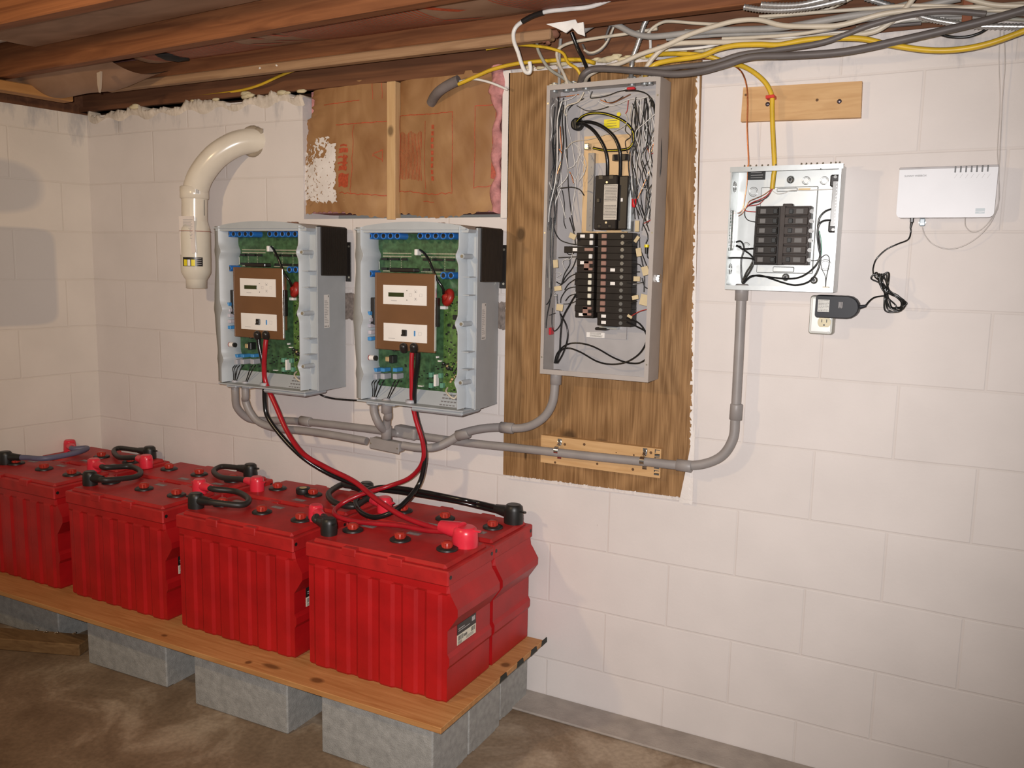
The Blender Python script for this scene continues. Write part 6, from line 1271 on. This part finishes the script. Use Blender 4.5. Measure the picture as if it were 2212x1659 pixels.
P_ = [e + Vector((.014, 0, .003)), Z6(640, 1295, -.05), Z6(690, 1262, -.04), Z6(770, 1250, -.035), Z6(800, 1245, -.035)]
b = MB(); b.tube(P_, .0022, 8, 8)
b.tube([c1 + Vector((-.002, 0, -.024)), Z6(1000, 700, -.03), Z6(975, 760, -.025), Z6(880, 800, -.02), Z6(780, 850, -.02), Z6(700, 930, -.02), Z6(672, 1010, -.025), Z6(675, 1065, -.028)], .0020, 8, 8); b.build('cord', CABBLK, t)
b = MB(); rn = random.Random(17)
for k in range(6):  # the hank: narrow waist with a fan of loops at the upper end and a round end below
    d_ = k * .004
    o_ = rn.uniform(-6, 6)
    P_ = [Z6(785 + o_, 1220, -.034 - d_), Z6(735 + o_, 1150, -.034 - d_), Z6(668 + 20 * k, 1098 - 8 * k, -.032 - d_), Z6(684 + 26 * k, 1062 - 3 * k, -.034 - d_), Z6(745 + 12 * k, 1130, -.038 - d_), Z6(800 + o_, 1210, -.036 - d_),
          Z6(862 + 3 * k, 1240 + 2 * k, -.036 - d_), Z6(905 + 9 * k, 1300, -.035 - d_), Z6(925 + 3 * k, 1345, -.033 - d_), Z6(885 + 4 * k, 1350 + 8 * k, -.032 - d_), Z6(850 - 12 * k, 1335 + 8 * k, -.034 - d_), Z6(815 - 9 * k, 1280, -.034 - d_)]
    P_ = [q_ + Vector((rn.uniform(-.0035, .0035), rn.uniform(-.006, .003), rn.uniform(-.0035, .0035))) for q_ in P_]
    b.tube(P_, .0021, 8, 6, closed=True)
q = Z6(790, 1200, -.043); b.box((q.x - .007, -.058, q.z - .006), (q.x + .007, -.030, q.z + .006), .003, Matrix.Rotation(.9, 3, 'Y')); b.build('cord_hank', CABBLK, t)

# ------------------------------------------------------------------ cables overhead
def px(pts, y):
    return [at(q[0], q[1], q[2] if len(q) > 2 else y) for q in pts]
c = cord('ceiling_cable', 'white cable with a wrap of black tape hooking down left of the breaker panel', px([(1330, -6, -.20), (1277, 14), (1224, 20), (1173, 27), (1128, 47), (1111, 65), (1110, 88), (1119, 113), (1126, 136), (1134, 154), (1143, 157), (1146, 148), (1144, 134)], -.19), NMWHITE, .0062)
b = MB(); b.tube(px([(1174, 27), (1150, 35), (1128, 47)], -.19), .0076, 12, 6); k = b.build('tape_wrap', BLKPL, c); 
cord('ceiling_cable', 'olive-grey cable bowing from the brown drips down into the panel top left', px([(1159, 80), (1163, 110), (1185, 147), (1216, 168), (1237, 184)], -.075), OLIVE, .0050)
cord('ceiling_cable', 'beige cable swinging left in a hook before dropping into the panel top', px([(1420, 62, -.06), (1395, 66, -.06), (1353, 73), (1277, 84), (1227, 94), (1204, 110), (1207, 136), (1221, 167), (1227, 184)], -.08), NMW, .0048)
cord('ceiling_cable', 'thickest light grey cable dipping behind the steel conduit and rising to the right', px([(1255, 70, -.12), (1284, 52), (1311, 47), (1337, 56), (1368, 72), (1408, 79), (1473, 73), (1539, 66), (1600, 64), (1683, 60), (1766, 47), (1849, 33), (1960, 20), (2075, -4)], -.095), SEG, .0088)
cord('ceiling_cable', 'beige flat cable running diagonally from the panel top up to the right', px([(1262, 184, -.07), (1271, 163), (1303, 147), (1342, 136), (1382, 118), (1434, 100), (1486, 76), (1539, 58), (1591, 45), (1641, 43), (1691, 55), (1766, 57), (1821, 53), (1904, 31), (1973, 22), (2070, 18), (2225, 8)], -.115), NMW, .0068)
cord('ceiling_cable', 'beige cable beside the yellow one leaving the right side of the panel top', px([(1388, 172, -.07), (1396, 147), (1416, 119), (1447, 97), (1500, 92), (1565, 91), (1600, 90), (1660, 91), (1711, 88), (1794, 78), (1877, 71), (1918, 52), (1954, 20), (1975, -6)], -.105), NMW, .0070)
cord('ceiling_cable', 'bright yellow cable arching right from the panel and sagging low at far right', px([(1392, 172, -.065), (1398, 156), (1416, 139), (1447, 131), (1513, 121), (1552, 106), (1591, 98), (1640, 96), (1683, 97), (1738, 87), (1794, 83), (1863, 84), (1918, 96), (2001, 108), (2070, 107), (2140, 93), (2225, 62)], -.12), YELL, .0072)
cord('ceiling_cable', 'dark grey cable sagging lowest from the panel to the upper right corner', px([(1252, 184, -.065), (1259, 163), (1279, 150), (1316, 149), (1360, 152), (1408, 156), (1460, 160), (1513, 154), (1565, 140), (1625, 123), (1711, 120), (1821, 112), (1932, 90), (2043, 65), (2135, 43), (2225, 18)], -.135), SED, .0095)
cord('ceiling_cable', 'dark grey cable just above the lowest one, climbing steeply to the right', px([(1300, 150, -.09), (1400, 150), (1470, 144), (1540, 136), (1600, 118), (1683, 107), (1766, 94), (1821, 77), (1877, 55), (1960, 33), (2040, 24), (2130, 30)], -.125), SED, .0075)
cord('ceiling_cable', 'yellow cable dropping over the pine board into the small breaker box', px([(1395, 120, -.05), (1450, 116, -.055), (1520, 120, -.06), (1573, 136), (1604, 143), (1632, 159), (1655, 181), (1667, 207), (1668, 235), (1669, 277), (1673, 357), (1671, 380), (1668, 408)], -.045), YELL, .0066)
cord('ground_wire', 'bare copper wire hanging over the left end of the pine board', px([(1400, 132, -.04), (1480, 128, -.04), (1540, 128, -.04), (1570, 135), (1599, 152), (1612, 182), (1615, 221), (1614, 277), (1617, 345), (1616, 362)], -.03), COPPER, .0022)
b = MB(); p = at(1664, 209, -.05); b.box(p + Vector((-.012, -.004, -.004)), p + Vector((.011, .03, .0045)), .001, Matrix.Rotation(-.08, 3, 'Y')); tag(b.build('cable_staple', M('red_staple', (.55, .03, .02), .4)), 'small red staple clipping the yellow cable to the pine board', 'staple')
cord('armoured_conduit', 'ribbed steel flex conduit dropping straight into the top of the breaker panel', px([(1363, 182, -.06), (1364, 150), (1367, 125), (1376, 100), (1384, 76), (1390, 56), (1398, 40), (1404, 28)], -.085), ARMOR, .008)
C.objects.unlink(bpy.data.objects['armoured_conduit']); bpy.data.objects.remove(bpy.data.objects['armoured_conduit'])
def armour(label, pts, y, r):
    D = spline(px(pts, y), 24); P = [D[0]]; acc = 0.0
    for i in range(1, len(D)):
        acc += (D[i] - D[i - 1]).length
        if acc >= .0034: P.append(D[i]); acc = 0.0
    b = MB(); b.tube(P, r * .86, 10, 1, ribs=1.34); return tag(b.build('armoured_cable', ARMOR), label, 'armoured cable')
armour('ribbed steel flex conduit dropping straight into the top of the breaker panel', [(1363, 182, -.06), (1364, 150), (1367, 125), (1376, 100), (1384, 76), (1390, 56), (1398, 40), (1404, 28)], -.085, .0072)
armour('ribbed steel cable along the joist at top, the lower of two side by side', [(1608, 15), (1640, 20), (1683, 22), (1725, 19), (1766, 13), (1830, -2)], -.19, .0072)
armour('ribbed steel cable along the joist at top, the upper of two side by side', [(1645, 10), (1690, 12), (1735, 9), (1790, -4)], -.21, .0072)
armour('ribbed steel cable slanting down to the right at the top right', [(1870, -4), (1932, 15), (1965, 27), (2001, 39), (2040, 47), (2078, 53)], -.075, .0072)
armour('ribbed steel cable running level along the wall top at far right', [(2105, 57), (2150, 57), (2225, 58)], -.06, .0072)
cord('ceiling_cable', 'yellow cable emerging above the foam sleeve and arching into the panel', px([(1050, 106, -.10), (1090, 99), (1119, 97), (1164, 100), (1198, 107), (1217, 116), (1228, 136), (1248, 151), (1262, 184, -.06)], -.085), YELL, .0046)
cord('ceiling_cable', 'yellow cable running from the grey foam sleeve along the wall top', px([(990, 182), (1004, 176), (1035, 162), (1067, 149), (1119, 137), (1185, 131), (1250, 129), (1285, 136)], -.045), YELL, .0062)
cord('ceiling_cable', 'yellow cable at left rising from the mortar edge behind the pale strip', px([(290, 224, .02), (380, 214, .02), (440, 207, .015), (516, 196, .0), (560, 184, -.02), (600, 166, -.03), (632, 153, -.05), (670, 138, -.09)], -.03), YELL, .0050)
cord('ceiling_cable', 'white cable curving from the grey foam sleeve to the white edge strip', px([(985, 178), (998, 175), (1025, 171), (1061, 179), (1097, 194)], -.035), NMWHITE, .0040)
b = MB(); P_ = px([(932, 222, .0), (938, 210, -.02), (950, 196), (970, 183), (991, 173)], -.04); b.tube(P_, .0165, 14, 8); tag(b.build('foam_sleeve', SLEEVE), 'grey foam pipe sleeve poking out of the right brown insulation panel', 'pipe sleeve')
cord('ceiling_cable', 'black cable falling from the white plaster scrap to the panel top', px([(1234, 70, -.10), (1248, 105), (1261, 131), (1270, 158), (1272, 184, -.06)], -.085), CABBLK, .0058)
cord('ceiling_cable', 'thin beige cable making a small loop above the middle of the panel', px([(1262, 108), (1275, 114), (1292, 109), (1307, 96), (1318, 76), (1325, 60), (1330, 52)], -.05), NMW, .0036)
cord('ceiling_cable', 'thin dark cable looping just under the small beige loop', px([(1258, 96), (1270, 116), (1290, 114), (1308, 98), (1322, 70), (1322, 50)], -.045), SED, .0036)
cord('ceiling_cable', 'short white cable hanging straight down right of the steel flex conduit', px([(1403, 66), (1405, 95), (1404, 130), (1398, 150)], -.04), NMWHITE, .0042)
cord('ceiling_cable', 'grey cable dropping vertically at the left end of the panel top', px([(1211, 84), (1209, 110), (1208, 140), (1208, 184, -.06)], -.055), SEG, .0050)
cord('ceiling_cable', 'beige cable humped above the thick grey one near the steel conduit', px([(1396, 78), (1408, 62), (1429, 49), (1450, 46), (1500, 50), (1552, 52), (1600, 46), (1683, 35), (1760, 27), (1800, 15), (1840, -4)], -.065), NMW, .0046)
cord('ceiling_cable', 'grey cable hugging the underside of the thick light grey one', px([(1440, 85), (1520, 78), (1600, 74), (1700, 72), (1780, 66), (1850, 47), (1930, 36), (2050, 32), (2225, 28)], -.075), SEG, .0052)
cord('ceiling_cable', 'beige cable crossing upward from the middle of the tangle at right', px([(1560, 84), (1640, 80), (1720, 74), (1790, 62), (1850, 42), (1920, 27), (1990, 12), (2050, -5)], -.085), NMW, .0050)
cord('ceiling_cable', 'pale cable dipping across the very top right corner', px([(2085, -6), (2112, 3), (2153, 11), (2225, 13)], -.13), NMW, .0062)
cord('ceiling_cable', 'thin grey cable running level under the red-brown hanger at far right', px([(1900, 34), (1990, 40), (2080, 38), (2150, 34), (2225, 30)], -.05), SEG, .0045)
cord('ceiling_cable', 'thin black cable sagging behind the dark grey pair at far right', px([(2020, 70), (2050, 79), (2085, 80), (2115, 72), (2135, 60)], -.045), CABBLK, .0035)
cord('ceiling_cable', 'thin olive cable slanting behind the beige ones in the middle of the tangle', px([(1480, 66), (1560, 72), (1640, 66), (1720, 52), (1800, 40), (1880, 27), (1960, 6)], -.05), OLIVE, .0045)
cord('ceiling_cable', 'dark cable emerging under the joist and vanishing behind the thick grey one', px([(1322, 46), (1312, 70), (1308, 88)], -.06), SED, .0040)
cord('ceiling_cable', 'dark thin cable weaving low through the middle of the tangle above the pine board', px([(1420, 100), (1500, 98), (1580, 84), (1660, 78), (1740, 70), (1830, 68), (1900, 58), (1990, 50)], -.055), SED, .0045)
cord('ceiling_cable', 'beige cable highest of the tangle right of the twin steel cables', px([(1640, 36), (1720, 30), (1800, 24), (1880, 18), (1960, 12), (2060, 14), (2140, 22), (2225, 24)], -.10), NMW, .0048)
cord('ceiling_cable', 'white cable just above the yellow one near the middle of the tangle', px([(1445, 108), (1520, 102), (1590, 86), (1650, 80), (1720, 82), (1800, 72), (1880, 62), (1960, 42), (2040, 38)], -.07), NMWHITE, .0040)
cord('ceiling_cable', 'grey cable rising left to right behind the slanting steel cable at far right', px([(1850, 60), (1930, 48), (2010, 44), (2090, 46), (2160, 40), (2225, 44)], -.04), OLIVE, .0050)
# hanger strap
b = MB(); p = at(2091, 14, -.11); b.box((p.x - .011, -.116, p.z - .035), (p.x + .011, -.105, 2.13), .002); tag(b.build('hanger_strap', M('red_brown_strap', (.22, .07, .03), .7)), 'short red-brown strap hanging over the cables at far right', 'strap')
# torn white plaster scrap and brown drips under the joist
b = MB(); pts = [(1180, 52), (1193, 50), (1216, 47), (1243, 42), (1247, 50), (1260, 48), (1263, 78), (1248, 73), (1236, 60), (1222, 71), (1205, 62)]
F_ = [at(u, v, -.175) for u, v in pts]; n = len(F_); b.add(F_ + [q + Vector((0, .005, 0)) for q in F_], [list(range(n)), list(range(2 * n - 1, n - 1, -1))] + [[i, (i + 1) % n, n + (i + 1) % n, n + i] for i in range(n)]); tag(b.build('plaster_scrap', PLASTER), 'torn scrap of white plaster paper hanging under the joist left of the cables', 'scrap')
b = MB()
for k, (u, v, r_) in enumerate(((1163, 76, .014), (1180, 84, .012), (1184, 92, .006), (1152, 73, .010), (1196, 74, .012))): b.blob(at(u, v, -.135), r_, (1.3, 1, 1), k, .3)
tag(b.build('brown_drips', MUD), 'brown hardened drips hanging from the joist left of the plaster scrap', 'drips', kind='stuff')
